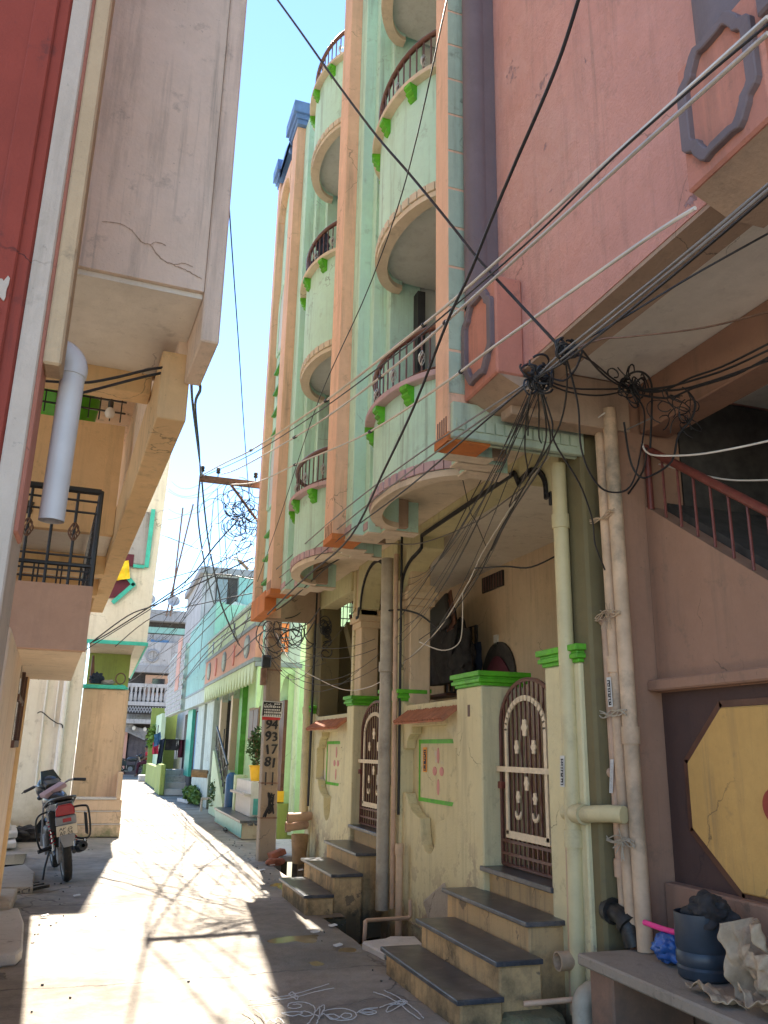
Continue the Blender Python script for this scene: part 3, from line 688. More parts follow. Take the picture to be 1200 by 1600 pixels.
P('roof_crown', cr, 'blue')
P('roof_slab', MB().box((2.0,4.7,12.6),(8,7.4,12.8)), 'mint'); P('tower_block', MB().box((3.1,4.7,3.87),(8.0,11.95,10.9)), 'mint')
P('tower_top', MB().box((3.1,4.7,10.9),(8.0,7.4,12.59)), 'mint')
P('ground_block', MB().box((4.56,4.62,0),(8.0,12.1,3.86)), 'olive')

# ================================================================ GATES
def gate(label, y0, y1, zb, X, group):
    c = (y0+y1)/2; hw = (y1-y0)/2; zs = zb+1.03; zt = zb+1.36
    g = thing('metal_gate', label, 'gate', (X, c, zb), group)
    def top(y): return zs+(zt-zs)*math.sqrt(max(0, 1-((y-c)/hw)**2))
    fr_ = MB().tube([(X,y1,zb),(X,y1,zs)]+[(X,c+hw*math.cos(rad(a)),zs+(zt-zs)*math.sin(rad(a))) for a in range(10,171,10)]+[(X,y0,zs),(X,y0,zb)], .017, 6)
    fr_.tube([(X,y0,zb),(X,y1,zb)], .015, 6)
    ob('gate_frame', fr_, M['iron_brown'], g)
    n = 13
    for i in range(1, n):
        y = y0+(y1-y0)*i/n
        ob('bar', MB().box((X-.007,y-.007,zb),(X+.007,y+.007,top(y)-.01)), M['iron_brown'], g)
    for z in (zb+.07, zb+.16): ob('rail', MB().box((X-.016,y0,z),(X-.008,y1,z+.022)), M['iron_brown'], g)
    k = hw/.445; i0, i1 = c-.30*k, c+.30*k; xb = X-.028
    def strip(pts, w):
        m = MB()
        for a, b in zip(pts, pts[1:]):
            a = V((xb,)+tuple(a)); b = V((xb,)+tuple(b)); d = b-a; t = d.normalized(); m.obox((a+b)/2, (.006,0,0), t*(d.length/2+.006), V((1,0,0)).cross(t)*w)
        return m
    ob('inner_arch', strip([(i1,zb+.23),(i1,zs-.04)]+arc(c,zs-.04,.30*k,.23,0,180,16)+[(i0,zs-.04),(i0,zb+.23)], .020), M['iron_tan'], g)
    ob('inner_sill', strip([(i0-.02,zb+.225),(i1+.02,zb+.225)], .026), M['iron_tan'], g)
    ob('crossbar', MB().box((X-.05,y0+.01,zb+.675),(X-.035,y1-.01,zb+.715)), M['iron_tan'], g)
    def flower(y, z, r):
        P_ = [(y+r*(.62+.12*math.cos(6*a))*math.cos(a), z+r*(1+.12*math.cos(6*a))*math.sin(a)) for a in [2*math.pi*i/36 for i in range(36)]]
        ob('flower_ornament', MB().prism(P_, 'x', X-.034, X-.024), M['iron_tan'], g)
    for dy, dz, r in ((0,1.0,.062),(.13,.86,.05),(-.13,.86,.05),(-.01,.60,.05),(.125,.50,.042),(-.13,.50,.042)): flower(c+dy*k, zb+dz, r)
    for dy in (.125,-.135):
        a = [V((X-.03, c+dy*k+.042*math.cos(rad(t)), zb+.40+.05*math.sin(rad(t)))) for t in range(180,361,20)]
        ob('anchor_ornament', MB().tube(a, [.006,.009,.012,.014,.015,.015,.014,.012,.009,.006][:len(a)], 6), M['iron_tan'], g)
    ob('latch', MB().box((X-.05,y1-.09,zb+.55),(X-.012,y1-.03,zb+.60)), M['iron_red'], g)
gate('arched brown iron gate with cream ornaments above the nearest stone steps', 5.28, 6.19, .69, 3.07, 'iron gates of the green building')
gate('arched brown iron gate half hidden by a grey drainpipe, above the farther steps', 8.74, 9.83, .69, 3.03, 'iron gates of the green building')

# ================================================================ ENTRANCE STEPS
def stairs(label, treads):
    x0, y0, y1 = treads[0][0], treads[0][2], treads[0][3]
    t = thing('entrance_steps', label, 'steps', (x0, (y0+y1)/2, 0), 'black granite entrance steps')
    for i, (xa, xb, ya, yb, z, zl) in enumerate(treads):
        o = ob('step', MB().box((xa+.03, ya+.02, zl), (xb, yb-.02, z-.032)), M['stepface'], t, bevel=.012)
        ob('tread_slab', MB().box((xa-.005, ya-.01, z-.03), (xb-.004, yb+.01, z)), M['granite'], o, bevel=.006, seg=2)
    return t
stairs('three granite topped steps up to the nearest arched gate', [(2.075,2.37,4.80,6.15,.165,-.06), (2.345,2.655,4.85,6.16,.335,-.5), (2.64,2.94,5.03,6.38,.50,-.75)])
stairs('three granite topped steps up to the farther gate behind the drainpipe', [(2.035,2.335,8.36,9.52,.165,-.06), (2.315,2.64,8.42,9.72,.335,-.3), (2.62,2.94,8.62,9.90,.50,-.3)])
rk = MB()
rk.box((2.40,8.40,-.75),(2.66,9.7,-.31)); rk.box((2.40,4.88,-.75),(2.66,6.1,-.51))
ob('step_foundation', rk, M['dampdark'], local=True, kind='structure')

# ================================================================ DRAIN PIPES AND PLUMBING
def pipe(name, label, pts, r, m, cat='pipe', group=None, collars=(), n=14, open_end=False, cm=None):
    t = thing(name, label, cat, V(pts[-1]), group)
    ob('pipe', MB().tube(crom(pts, 6) if len(pts) > 2 else pts, r, n), M[m], t, smooth=50)
    for p, d in collars:
        p = V(p); d = V(d).normalized(); ob('collar', MB().tube([p-d*.05, p+d*.05], r+.009, n), M[cm or m], t, smooth=50)
    return t
Z = (0,0,1)
t = pipe('drain_pipe', 'cream painted downpipe on the corner column beside the nearest gate', [(2.885,4.83,3.47),(2.885,4.83,1.16),(2.885,4.86,.02)], .052, 'pipe_cream', collars=[((2.885,4.83,1.00),Z),((2.885,4.83,3.05),Z)])
ob('tee_branch', MB().tube([(2.885,4.83,1.15),(2.89,4.72,1.15),(2.93,4.50,1.17),(2.97,4.40,1.17)], .05, 12), M['pipe_cream'], t, smooth=50)
ob('tee_collar', MB().tube([(2.887,4.80,1.15),(2.888,4.70,1.15)], .062, 12), M['pipe_cream'], t, smooth=50)
ob('inspection_cap', MB().tube([(2.885,4.85,1.15),(2.884,4.905,1.15)], .05, 12), M['pipe_cream'], t, smooth=50)
ob('lower_length', MB().tube([(2.885,4.835,.98),(2.885,4.86,.03)], .0525, 12), M['pipe_old'], t, smooth=50)
t = pipe('drain_pipe', 'thick grey downpipe standing between the two entrance bays', [(2.80,8.32,3.52),(2.81,8.33,2.4),(2.80,8.31,1.2),(2.80,8.30,.02)], .066, 'pipe_greyed', collars=[((2.80,8.31,2.35),Z),((2.80,8.31,1.22),Z)])
pipe('drain_pipe', 'thin pinkish service pipe right beside the thick grey downpipe', [(2.86,8.20,3.55),(2.86,8.18,2.0),(2.86,8.17,.05)], .026, 'pipe_tan', collars=[((2.86,8.18,2.05),Z)], n=10)
pipe('cable_pipe', 'thin black pipe up the front of the green building', [(2.90,8.14,3.74),(2.90,8.14,.9)], .014, 'cable', n=8)
pipe('drain_pipe', 'short stub pipe in the drain between the two flights of steps', [(2.86,7.98,.62),(2.86,7.98,-.3)], .035, 'pipe_old', collars=[((2.86,7.98,.60),Z)], n=10)
pipe('drain_pipe', 'tan downpipe at the far end of the yellow wall with a black cable beside it', [(2.86,12.05,3.45),(2.86,12.03,2),(2.86,12.0,.6)], .062, 'pipe_cream', collars=[((2.86,12.04,2.05),Z)])
pipe('cable_pipe', 'black cable conduit beside the downpipe at the far end of the yellow wall', [(2.88,11.83,3.74),(2.88,11.83,.75)], .018, 'cable', n=8)
# horizontal waste pipes at the far corner
wp = thing('waste_pipes', 'two stubby waste pipes jutting over a clay pot at the end of the yellow wall', 'pipes', (2.75,11.7,.4))
for z, y in ((.62,11.86),(.50,11.95)):
    a = MB().lathe([(.055,0),(.055,.34),(.07,.34),(.07,.42),(.06,.42),(.06,.05)], (2.95,y,z), 14, (V((0,.35,.94)).normalized(), V((0,-.94,.35)).normalized(), V((-.9,-.42,-.04)).normalized())); ob('pipe', a, M['pipe_tan'], wp, smooth=40)
ob('clay_pot', MB().lathe([(.09,0),(.12,.34),(.115,.36),(.09,.34)], (2.72,11.55,.05), 14), M['woodlight'], wp, smooth=40)
# handle-shaped iron pipe over the drain
ob('bent_pipe', MB().tube([(2.40,7.58,-.1),(2.40,7.56,.035),(2.405,7.575,.06),(2.43,7.60,.065),(2.87,7.76,.04),(2.895,7.77,.05),(2.90,7.77,.08),(2.90,7.78,.19)], .018, 8), M['pipe_tan'], smooth=50,
   label='tan bent pipe bridging the open drain beside the nearest steps', cat='pipe')
pb = MB().tube([(2.93,4.87,.31),(2.76,4.87,.31)], .055, 14, cap=False); pb.tube([(2.93,4.87,.31),(2.76,4.87,.31)], .046, 14, cap=False); pb.lathe([(.046,0),(.055,0)], (2.76,4.87,.31), 14, (V((0,1,0)),V((0,0,1)),V((-1,0,0))))
ob('pipe_stub', pb, M['pipe_old'], smooth=40, label='short open pipe stub poking out under the nearest top step', cat='pipe')
el = thing('plastic_elbow', 'dirty white plastic elbow pipe dropping into the drain beside the mossy rock', 'pipe', (2.74,4.55,-.1))
ob('elbow', MB().tube([(2.88,4.60,.20)]+[(2.80-.06*math.sin(rad(a)),4.57,.14+.07*math.cos(rad(a))) for a in (10,40,70,90)]+[(2.735,4.56,.05)], .062, 14), M['pipe_greyed'], el, smooth=50)
ob('lower_pipe', MB().tube([(2.735,4.56,.06),(2.735,4.56,-.35)], .056, 14), M['castiron'], el, smooth=50); ob('collar', MB().tube([(2.735,4.56,.03),(2.735,4.56,.06)], .068, 14), M['castiron'], el, smooth=50)
ob('waste_rod', MB().tube([(2.46,4.74,.135),(2.74,4.66,.16)], .016, 8), M['pipe_tan'], el, smooth=50)
# pipes on the corner pillar of the pink house
GP = 'drainpipes strapped to the corner pillar of the pink house'
t = pipe('drain_pipe', 'leftmost dusty pipe of the strapped bunch, with small side elbows', [(3.05,4.60,2.35),(3.05,4.59,1.5),(3.04,4.57,.84)], .032, 'pipe_tan', group=GP, collars=[((3.04,4.57,.86),Z)], n=12)
for z in (1.40, 2.34):
    ob('side_elbow', MB().tube([(3.04,4.60,z),(3.03,4.66,z)]+[(3.03,4.68+.03*math.sin(rad(a)),z+.03-.03*math.cos(rad(a))) for a in (30,60,90)]+[(3.03,4.712,z+.09)], .03, 12), M['pipe_tan'], t, smooth=50)
ob('lower_pipe', MB().tube([(3.04,4.575,.83),(3.04,4.57,.60)], .026, 12), M['pipe_old'], t, smooth=50)
ob('black_bend', MB().tube([(3.04,4.57,.60),(3.05,4.555,.50),(3.07,4.53,.44)], .034, 12), M['castiron'], t, smooth=50)
pipe('drain_pipe', 'tall middle pipe of the strapped bunch with paper stickers on it', [(3.03,4.505,3.72),(3.035,4.50,2.4),(3.03,4.49,1.5),(3.03,4.47,.47)], .040, 'pipe_old', group=GP, collars=[((3.03,4.495,2.05),Z)])
pipe('drain_pipe', 'tall greenish grey right pipe of the strapped bunch on the pillar', [(3.035,4.40,3.74),(3.04,4.395,2.4),(3.04,4.39,1.5),(3.04,4.375,.45)], .046, 'pipe_old', group=GP, collars=[((3.04,4.39,1.62),Z)])
ci = thing('cast_iron_bend', 'black cast iron bend where the strapped pipes meet the yellow column', 'pipe', (2.98,4.55,.5))
ob('bend', MB().tube([(3.0,4.64,.62),(3.0,4.58,.615),(3.0,4.52,.60),(3.01,4.48,.55),(3.02,4.46,.46)], .052, 14), M['castiron'], ci, smooth=50)
ob('flange', MB().tube([(3.0,4.655,.622),(3.0,4.61,.618)], .075, 14), M['castiron'], ci, smooth=50); ob('flange', MB().tube([(3.0,4.50,.585),(3.005,4.475,.565)], .064, 14), M['castiron'], ci, smooth=50)
# wire ties round the bunch
for i, (z, lab) in enumerate(((3.0,'tan rope tie high on the strapped pipes'),(1.75,'wire tie above the paper stickers on the strapped pipes'),(1.02,'loose wire tie low on the strapped pipes'),(2.36,'frayed coir rope knotted round the strapped pipes'))):
    mb = MB(); rr = random.Random(i)
    for k in range(4):
        pts = [(2.985+rr.uniform(-.006,.004), 4.64-.06*j, z+.02*math.sin(j*1.3+i+k)+rr.uniform(-.012,.012)) for j in range(6)]
        mb.tube(crom(pts, 4), .004, 5)
    if i in (3, 2):
        for k in range(14):
            a = rr.uniform(0, 6.28); p = V((2.985,4.46,z)); mb.tube([p, p+V((-.04*rr.random(), .06*math.cos(a), .09*math.sin(a)-.02))], .003, 4)
    ob('rope_tie', mb, M['sack' if i in (0,3) else 'pipe_greyed'], label=lab, cat='tie', group='ties round the strapped pipes')
# stickers
def sticker(label, c, tangent, up, nrm, w_, h_, seed, colr='poster_white', ink='ink'):
    t = thing('sticker', label, 'sticker', c); c = V(c); tg = V(tangent).normalized()*w_/2; u = V(up).normalized()*h_/2; n_ = V(nrm).normalized()
    ob('paper', MB().obox(c, tg, u, n_*.001), M[colr], t); rr = random.Random(seed); m = MB()
    m.obox(c+n_*.0022+u*-.05, tg*.62, u*.85, n_*.0006); ob('print_panel', m, M[ink], t); l = MB()
    for i in range(9):
        for j in range(3):
            if rr.random() < .8: l.obox(c+n_*.0038+u*(-.78+.18*i)+tg*(-.35+.35*j), tg*.12, u*.05*rr.uniform(.6,1.4), n_*.0004)
    ob('print_letters', l, M[colr], t)
    return t
sticker('black and white printed sticker on the cream downpipe by the nearest gate', (2.828,4.842,1.40), (0,-.95,0), (.0,-.08,1), (-1,.1,0), .05, .19, 1)
sticker('black printed sticker on the middle strapped pipe below the wire tie', (2.986,4.505,1.88), (0,-1,.0), (0,.02,1), (-1,.1,0), .045, .18, 2)
sticker('faded pale sticker on the left strapped pipe at elbow height', (3.006,4.565,1.38), (0,-1,0), (0,-.16,1), (-1,0,0), .035, .20, 3, ink='metalsheet')
sticker('orange and navy poster in the niche by the nearest gate', (3.046,7.80,1.43), (0,-1,0), (0,0,1), (-1,0,0), .10, .23, 4, 'poster_orange', 'navycloth')
# drain edge clutter beside the near steps
ob('stone_slab', MB().prism([(2.17,6.92),(2.22,6.50),(2.36,6.55),(2.62,6.72),(2.66,7.0),(2.45,7.05),(2.38,6.98)], 'z', -.03, .045), M['stone'], bevel=.012, label='flat grey broken slab over the drain left of the nearest steps', cat='slab')
ob('stone_chunk', MB().ell((2.26,6.46,.02), (.05,.07,.03), 9, 6), M['castiron'], smooth=30, label='small black stone under the broken grey slab by the steps', cat='stone')
ob('stone_slab', MB().obox((2.86,6.95,.20), (.015,.0,.01), (0,.22,-.10), (-.03,.08,.17)), M['stonetan'], bevel=.01, label='stone plank leaning on the yellow wall behind the nearest steps', cat='slab')
def rock(c, r, seed, squash=(1,1,1), n=3):
    bm = bmesh.new(); bmesh.ops.create_icosphere(bm, subdivisions=n, radius=1)
    rr = random.Random(seed); o = V((rr.uniform(0,50),)*3)
    m = MB(); 
    for v in bm.verts:
        k = 1+.28*mnoise.noise(v.co*1.3+o)+.10*mnoise.noise(v.co*4+o)
        p = v.co*k; m.v.append(V((c[0]+p.x*r*squash[0], c[1]+p.y*r*squash[1], c[2]+max(-.7,min(.62,p.z))*r*squash[2])))
    m.f = [[v.index for v in f.verts] for f in bm.faces]; bm.free(); return m
ob('mossy_rock', rock((2.54,4.88,-.06), .27, 4, (.85,.95,.75)), M['moss'], smooth=50, label='mossy lump of rubble in the drain at the foot of the nearest steps', cat='rock')
ob('brick_piece', MB().obox((2.60,4.72,-.02), (.07,.02,0), (-.02,.09,0), (0,0,.05)), M['brick'], bevel=.008, label='red brick end under the mossy rubble in the drain', cat='brick')

# ================================================================ PINK HOUSE
PH = thing('pink_house', 'pink roughcast house with purple half columns overhanging a brown panelled ground floor', 'house', (2.6, 2.5, 0))
def Q(name, mb, m, **k): return ob(name, mb, M[m], PH, **k)
Q('upper_wall', MB().box((2.27,-1.5,3.82),(2.50,4.55,12.5)), 'pink')
Q('upper_block', MB().box((2.51,-1.5,3.97),(8,4.54,12.4)), 'pink')
Q('wall_foot', MB().box((2.275,-3,3.795),(2.45,4.45,3.818)), 'beam')
for y0, y1, zt, cx_, cy_, cr_ in ((4.15,4.64,4.42,2.15,4.55,.092),(1.90,2.37,4.36,2.22,2.165,.15)):
    o = Q('column', MB().lathe([(cr_,zt-.02),(cr_,12.5)], (cx_,cy_,0), 24), 'purple', smooth=60)
    ob('column_web', MB().box((cx_+.02,cy_-cr_*.92,zt-.01),(2.268,cy_+cr_*.92,12.4)), M['purple'], o)
    p = Q('pedestal', MB().box((2.08,y0,3.74),(2.27,y1,zt)), 'pinkbright', bevel=.012)
    ob('pedestal_foot', MB().prism([(2.10,3.74),(2.27,3.66),(2.45,3.66),(2.45,3.74)], 'y', y0+.01, y1-.01), M['beam'], p)
    c = (y0+y1)/2; hh = (zt-3.80)/2; zc = 3.80+hh-.01; hw = (y1-y0)/2-.02
    q_ = [(hw,.50*hh),(hw-.015,.58*hh),(hw-.055,.66*hh),(hw-.06,.74*hh),(.12,.93*hh),(.095,hh),(.06,.965*hh)]
    o1 = [(c+y, zc+z) for y, z in q_]+[(c-y, zc+z) for y, z in q_[::-1]]+[(c-y, zc-z) for y, z in q_]+[(c+y, zc-z) for y, z in q_[::-1]]
    o2 = [(c+(y-c)*.74, zc+(z-zc)*.84) for y, z in o1]
    m = MB(); n = len(o1)
    for xa, xb in ((2.05,2.082),):
        m.add([(xa,)+p_ for p_ in o1]+[(xa,)+p_ for p_ in o2]+[(xb,)+p_ for p_ in o1]+[(xb,)+p_ for p_ in o2],
              [(i,(i+1)%n,n+(i+1)%n,n+i) for i in range(n)]+[(i,(i+1)%n,2*n+(i+1)%n,2*n+i) for i in range(n)]+[(n+i,n+(i+1)%n,3*n+(i+1)%n,3*n+i) for i in range(n)])
    ob('octagon_moulding', m, M['purple'], p, bevel=.005)
Q('corner_block', MB().box((2.10,1.3,4.55),(2.269,1.84,5.2)), 'ochre')
Q('purple_ledge', MB().box((2.02,1.25,4.12),(2.268,1.86,4.26)), 'purple', bevel=.01)
wn = MB().box((2.225,4.05-.35,8.35),(2.268,4.05,9.4)); Q('window_frame', wn, 'purple'); Q('window_pane', MB().box((2.222,3.75,8.4),(2.226,4.0,9.35)), 'glass_dark')
# soffit and beams under the overhang
Q('soffit', MB().box((2.46,-1.5,3.955),(4.6,4.40,3.968)), 'ceil')
Q('front_beam', MB().box((2.452,-3,3.80),(2.55,4.40,3.953)), 'beam')
Q('end_beam', MB().box((2.30,4.40,3.60),(3.2,4.55,3.953)), 'beam', bevel=.008)
Q('stair_beam', MB().box((3.27,-1.5,3.60),(3.5,4.40,3.953)), 'tanpink', bevel=.008)
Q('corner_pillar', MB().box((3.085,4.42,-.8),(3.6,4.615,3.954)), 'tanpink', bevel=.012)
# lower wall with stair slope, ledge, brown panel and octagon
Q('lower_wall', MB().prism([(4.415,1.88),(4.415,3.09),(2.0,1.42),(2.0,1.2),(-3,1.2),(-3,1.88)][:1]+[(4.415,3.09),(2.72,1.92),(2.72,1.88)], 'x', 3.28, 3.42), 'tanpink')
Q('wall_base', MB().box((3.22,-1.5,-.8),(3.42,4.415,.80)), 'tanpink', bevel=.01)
Q('wall_ledge', MB().box((3.20,-3,1.885),(3.43,4.416,1.955)), 'tanpink', bevel=.01)
Q('brown_panel', MB().box((3.30,-3,.80),(3.42,4.414,1.885)), 'brownpanel')
oc = [(3.88,1.77),(4.20,1.47),(4.20,1.11),(3.84,.822),(3.08,.822),(2.74,1.11),(2.74,1.47),(3.06,1.77)]
Q('octagon_panel', MB().prism(oc, 'x', 3.278, 3.302), 'ochre', bevel=.008)
Q('octagon_boss', MB().prism(arc(3.52,1.27,.09,.09,0,345,23), 'x', 3.255, 3.282), 'red', bevel=.006)
ee = MB()
for a, b in zip(oc, oc[1:]+oc[:1]):
    a = V((3.295,)+a); b = V((3.295,)+b); d = b-a; t_ = d.normalized(); n_ = V((1,0,0)).cross(t_); ee.obox((a+b)/2+n_*.02, (.006,0,0), t_*(d.length/2+.015), n_*.018)
Q('octagon_edge', ee, 'wood')
# staircase handrail and dark stair well
hr = MB().tube([(3.30,4.40,3.50),(3.30,3.30,2.715),(3.30,2.4,2.07)], .028, 8); hr.tube([(3.30,4.38,3.50),(3.30,4.38,3.06)], .022, 8)
Q('stair_handrail', hr, 'iron_red', smooth=50)
for i in range(11):
    y = 4.24-.14*i; zt = 3.50-(4.40-y)*.714; Q('stair_baluster', MB().tube([(3.305,y,zt),(3.305,y,3.09-(4.415-y)*.69)], .009, 6), 'iron_red')
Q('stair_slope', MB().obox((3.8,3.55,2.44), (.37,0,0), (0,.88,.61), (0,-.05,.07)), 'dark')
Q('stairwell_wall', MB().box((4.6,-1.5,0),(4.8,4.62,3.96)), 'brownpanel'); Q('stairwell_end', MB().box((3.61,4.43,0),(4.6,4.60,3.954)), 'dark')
Q('stairwell_pipe', MB().tube([(4.5,4.0,3.95),(4.5,3.95,2.0)], .05, 10), 'pipe_greyed', smooth=50)
Q('inner_post', MB().box((4.0,3.35,1.0),(4.3,3.6,3.95)), 'brownpanel')
# ---- stone bench with its clutter
SB = thing('stone_bench', 'grey stone slab bench on masonry legs below the brown octagon panel', 'bench', (2.95,3.3,0))
ob('seat_slab', MB().box((2.655,1.8,.385),(3.218,4.47,.445)), M['benchstone'], SB, bevel=.010)
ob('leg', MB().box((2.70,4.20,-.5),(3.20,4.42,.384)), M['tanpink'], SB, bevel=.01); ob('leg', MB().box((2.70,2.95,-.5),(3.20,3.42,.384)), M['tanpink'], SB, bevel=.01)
bt = thing('plastic_drum', 'cut down blue black plastic drum holding a crumpled black bag', 'drum', (3.0,3.83,.445))
pf = [(.0,.0),(.118,.0),(.13,.012),(.134,.05),(.127,.062),(.134,.075),(.134,.115),(.127,.128),(.134,.14),(.131,.30),(.124,.30),(.122,.10),(0,.09)]
ob('drum_wall', MB().lathe(pf, (3.0,3.83,.446), 28), M['bucket'], bt, smooth=35)
ob('drum_waste', rock((3.0,3.85,.68), .105, 8, (1,1,.35)), M['woodlight'], bt, smooth=20)
def crumple(c, r, seed, sq=(1,1,1), amp=.45, freq=2.2, n=4):
    bm = bmesh.new(); bmesh.ops.create_icosphere(bm, subdivisions=n, radius=1); o = V((seed*3.1, seed*1.7, seed*.9)); m = MB()
    for v in bm.verts:
        k = 1+amp*(abs(mnoise.noise(v.co*freq+o))*1.6-.4)+.12*mnoise.noise(v.co*freq*3+o)
        m.v.append(V((c[0]+v.co.x*k*r*sq[0], c[1]+v.co.y*k*r*sq[1], c[2]+max(v.co.z*k, -.8)*r*sq[2])))
    m.f = [[v.index for v in f.verts] for f in bm.faces]; bm.free(); return m
ob('crumpled_bag', crumple((3.02,3.78,.755), .11, 3, (1.0,1.15,.75), .38, 1.5, 5), M['blackcloth'], smooth=60, label='crumpled black bag stuffed into the top of the plastic drum', cat='bag')
ob('polythene_bag', crumple((3.02,4.11,.525), .10, 5, (.95,1.05,.85), .3), M['bluebag'], smooth=60, label='small blue polythene bag on the stone bench beside the drum', cat='bag')
ob('plastic_tube', MB().tube([(2.955,4.25,.625),(2.98,4.12,.615),(3.0,4.02,.612)], .015, 10), M['pinkplastic'], smooth=50, label='bright pink plastic tube lying on the blue polythene bag', cat='tube')
def sheet(c, U, W_, nu, nv, seed, amp, fold):
    m = MB(); o = V((seed, seed*2, 0)); c = V(c); U = V(U); W_ = V(W_); nn = U.cross(W_).normalized()
    for j in range(nv+1):
        for i in range(nu+1):
            u = i/nu-.5; v = j/nv-.5
            p = c+U*u+W_*v+nn*(amp*mnoise.noise(V((u*3.1,v*2.3,0))+o)+amp*.5*mnoise.noise(V((u*8,v*6,3))+o)+fold*math.sin(u*9+seed)*.5)
            m.v.append(p)
    for j in range(nv):
        for i in range(nu): m.f.append((j*(nu+1)+i, j*(nu+1)+i+1, (j+1)*(nu+1)+i+1, (j+1)*(nu+1)+i))
    return m
sk = thing('woven_sack', 'dirty cream woven sack crumpled against the plastic drum', 'sack', (2.9,3.45,.45))
ob('sack_body', crumple((3.02,3.10,.60), .17, 9, (.7,.95,1.05), .55, 2.1, 5), M['sack'], sk, smooth=70)
for nm, c_, U_, W_, nu, nv, sd_, am, fo in (('sack_flap',(2.93,3.38,.60),(.03,-.26,.05),(-.06,.05,.36),44,44,4.2,.11,.035),('sack_fold',(2.88,3.22,.56),(.02,-.28,.0),(-.12,.02,.22),40,34,9.1,.10,.04),('sack_corner',(2.80,3.50,.468),(.07,.30,.0),(-.15,.05,.035),40,26,7.7,.035,.012),('sack_fold',(2.84,3.18,.49),(.05,.34,.02),(-.16,.0,.07),40,26,2.7,.06,.03)):
    o = ob(nm, sheet(c_, U_, W_, nu, nv, sd_, am, fo), M['sack'], sk, smooth=75); o.modifiers.new('thick', 'SOLIDIFY').thickness = .004
# ---- things seen in the entrance recess
hc = thing('hanging_clothes', 'dark clothes hanging in a heap in the recess behind the tiled parapet', 'clothes', (4.0,9.9,2.2))
for i, (y, z, a, b) in enumerate(((9.6,2.75,.42,.55),(9.95,2.85,.4,.45),(9.3,2.65,.30,.42),(10.15,2.7,.3,.45))): ob('garment', crumple((4.0+.04*i,y,z), 1, i+20, (.12,a,b), .35, 1.6, 4), M['blackcloth'], hc, smooth=60)
wq_ = P('inner_window', MB().box((4.372,9.45,2.25),(4.398,10.5,3.05)), 'dark')
for i in range(7): ob('window_bar', MB().box((4.35,9.5+.155*i,2.27),(4.368,9.525+.155*i,3.03)), M['woodlight'], wq_)
tv = thing('upturned_chair', 'black upholstered chair upturned on the heap of dark clothes', 'chair', (3.9,9.55,3.0))
ob('seat', MB().obox((3.9,9.50,3.12), (.03,0,.01), (0,.28,-.08), (0,.06,.20)), M['seat'], tv, bevel=.03, seg=3); ob('chair_edge', MB().obox((3.94,9.47,3.12), (.012,0,0), (0,.31,-.09), (0,.07,.22)), M['wood'], tv, bevel=.02, seg=2)
ob('chair_leg', MB().tube([(3.92,9.25,3.3),(3.95,9.2,2.95),(3.95,9.5,2.85)], .014, 6), M['iron_brown'], tv)
ob('wall_socket', MB().box((4.375,8.88,2.74),(4.399,8.97,2.86)), M['socket'], label='small white switch box above the curtained doorway', cat='switch box')
ob('hanging_cloth', sheet((4.28,9.35,2.35), (0,.42,0), (.0,.02,.9), 14, 18, 2.2, .08, .05), M['navycloth'], smooth=60, label='long dark cloth hanging beside the curtained doorway', cat='cloth')
ob('hanging_cloth', sheet((2.62,5.48,4.55), (.06,.34,0), (0,0,.62), 12, 14, 3.1, .05, .05), M['bluecloth'], smooth=60, label='blue patterned cloth over the rail of the lowest near balcony', cat='cloth')
ob('hanging_cloth', sheet((2.03,9.05,7.50), (-.05,.85,0), (0,0,.45), 18, 14, 6.1, .10, .05), M['navycloth'], smooth=60, label='dark washing heaped over the middle far balcony rail', cat='cloth')

# ================================================================ LEFT: RED WALL, PEACH HOUSE, WHITE HOUSE
RH = thing('red_house', 'red oxide painted house wall with a dirty white edge strip', 'house', (-.6, 3.1, 0))
def RQ(name, mb, m, **k): return ob(name, mb, M[m], RH, **k)
RQ('wall', MB().box((-3,3.0,0),(-.422,3.3,8)), 'red', bevel=.01)
rb = MB(); rb.box((-.56,2.985,0),(-.47,2.998,8)); cm = MB()
for x_, z_, rx_, rz_, k_ in ((-.50,3.10,.016,.05,1),(-.515,2.98,.012,.05,2),(-.53,2.86,.013,.06,3),(-.545,2.74,.020,.045,4)): cm.prism([(p_[0],p_[1]) for p_ in blob(x_,z_,rx_,rz_,0,k_,18,.5)], 'y', 2.979, 2.984)
ob('chipped_paint', cm, M['whitestrip'], RH)
RQ('pilaster', rb, 'red', bevel=.008)
RQ('edge_strip', MB().box((-.42,2.99,0),(-.348,3.3,8)), 'whitestrip', bevel=.006)
RQ('band', MB().box((-.36,3.01,2.2),(-.335,3.2,8)), 'pinkbright', bevel=.008)
RQ('hanging_strip', MB().box((-.334,3.0,2.84),(-.27,3.14,8)), 'tanstrip', bevel=.008)
RQ('rear_block', MB().box((-3,3.31,0),(-.5,3.9,8)), 'tanstrip')
t = thing('drain_spout', 'grey plastic drain spout bending down out of the tan wall strip', 'pipe', (-.24,3.2,2.28))
ob('pipe', MB().tube([(-.24,3.2,2.91),(-.247,3.2,2.30)], .046, 20, cap=False).tube([(-.24,3.2,2.91),(-.247,3.2,2.30)], .041, 20, cap=False), M['pvc_grey'], t, smooth=50)
ob('mouth_shade', MB().tube([(-.2465,3.2,2.34),(-.2465,3.2,2.36)], .0415, 20), M['void'], t)  # near-black disc painted as the shade inside the spout
ob('elbow', MB().tube([(-.35,3.2,2.985)]+[(-.31+.072*math.sin(rad(a)),3.2,2.913+.075*math.cos(rad(a))) for a in range(0,91,10)]+[(-.24,3.2,2.89)], .051, 20), M['pvc_grey'], t, smooth=50)

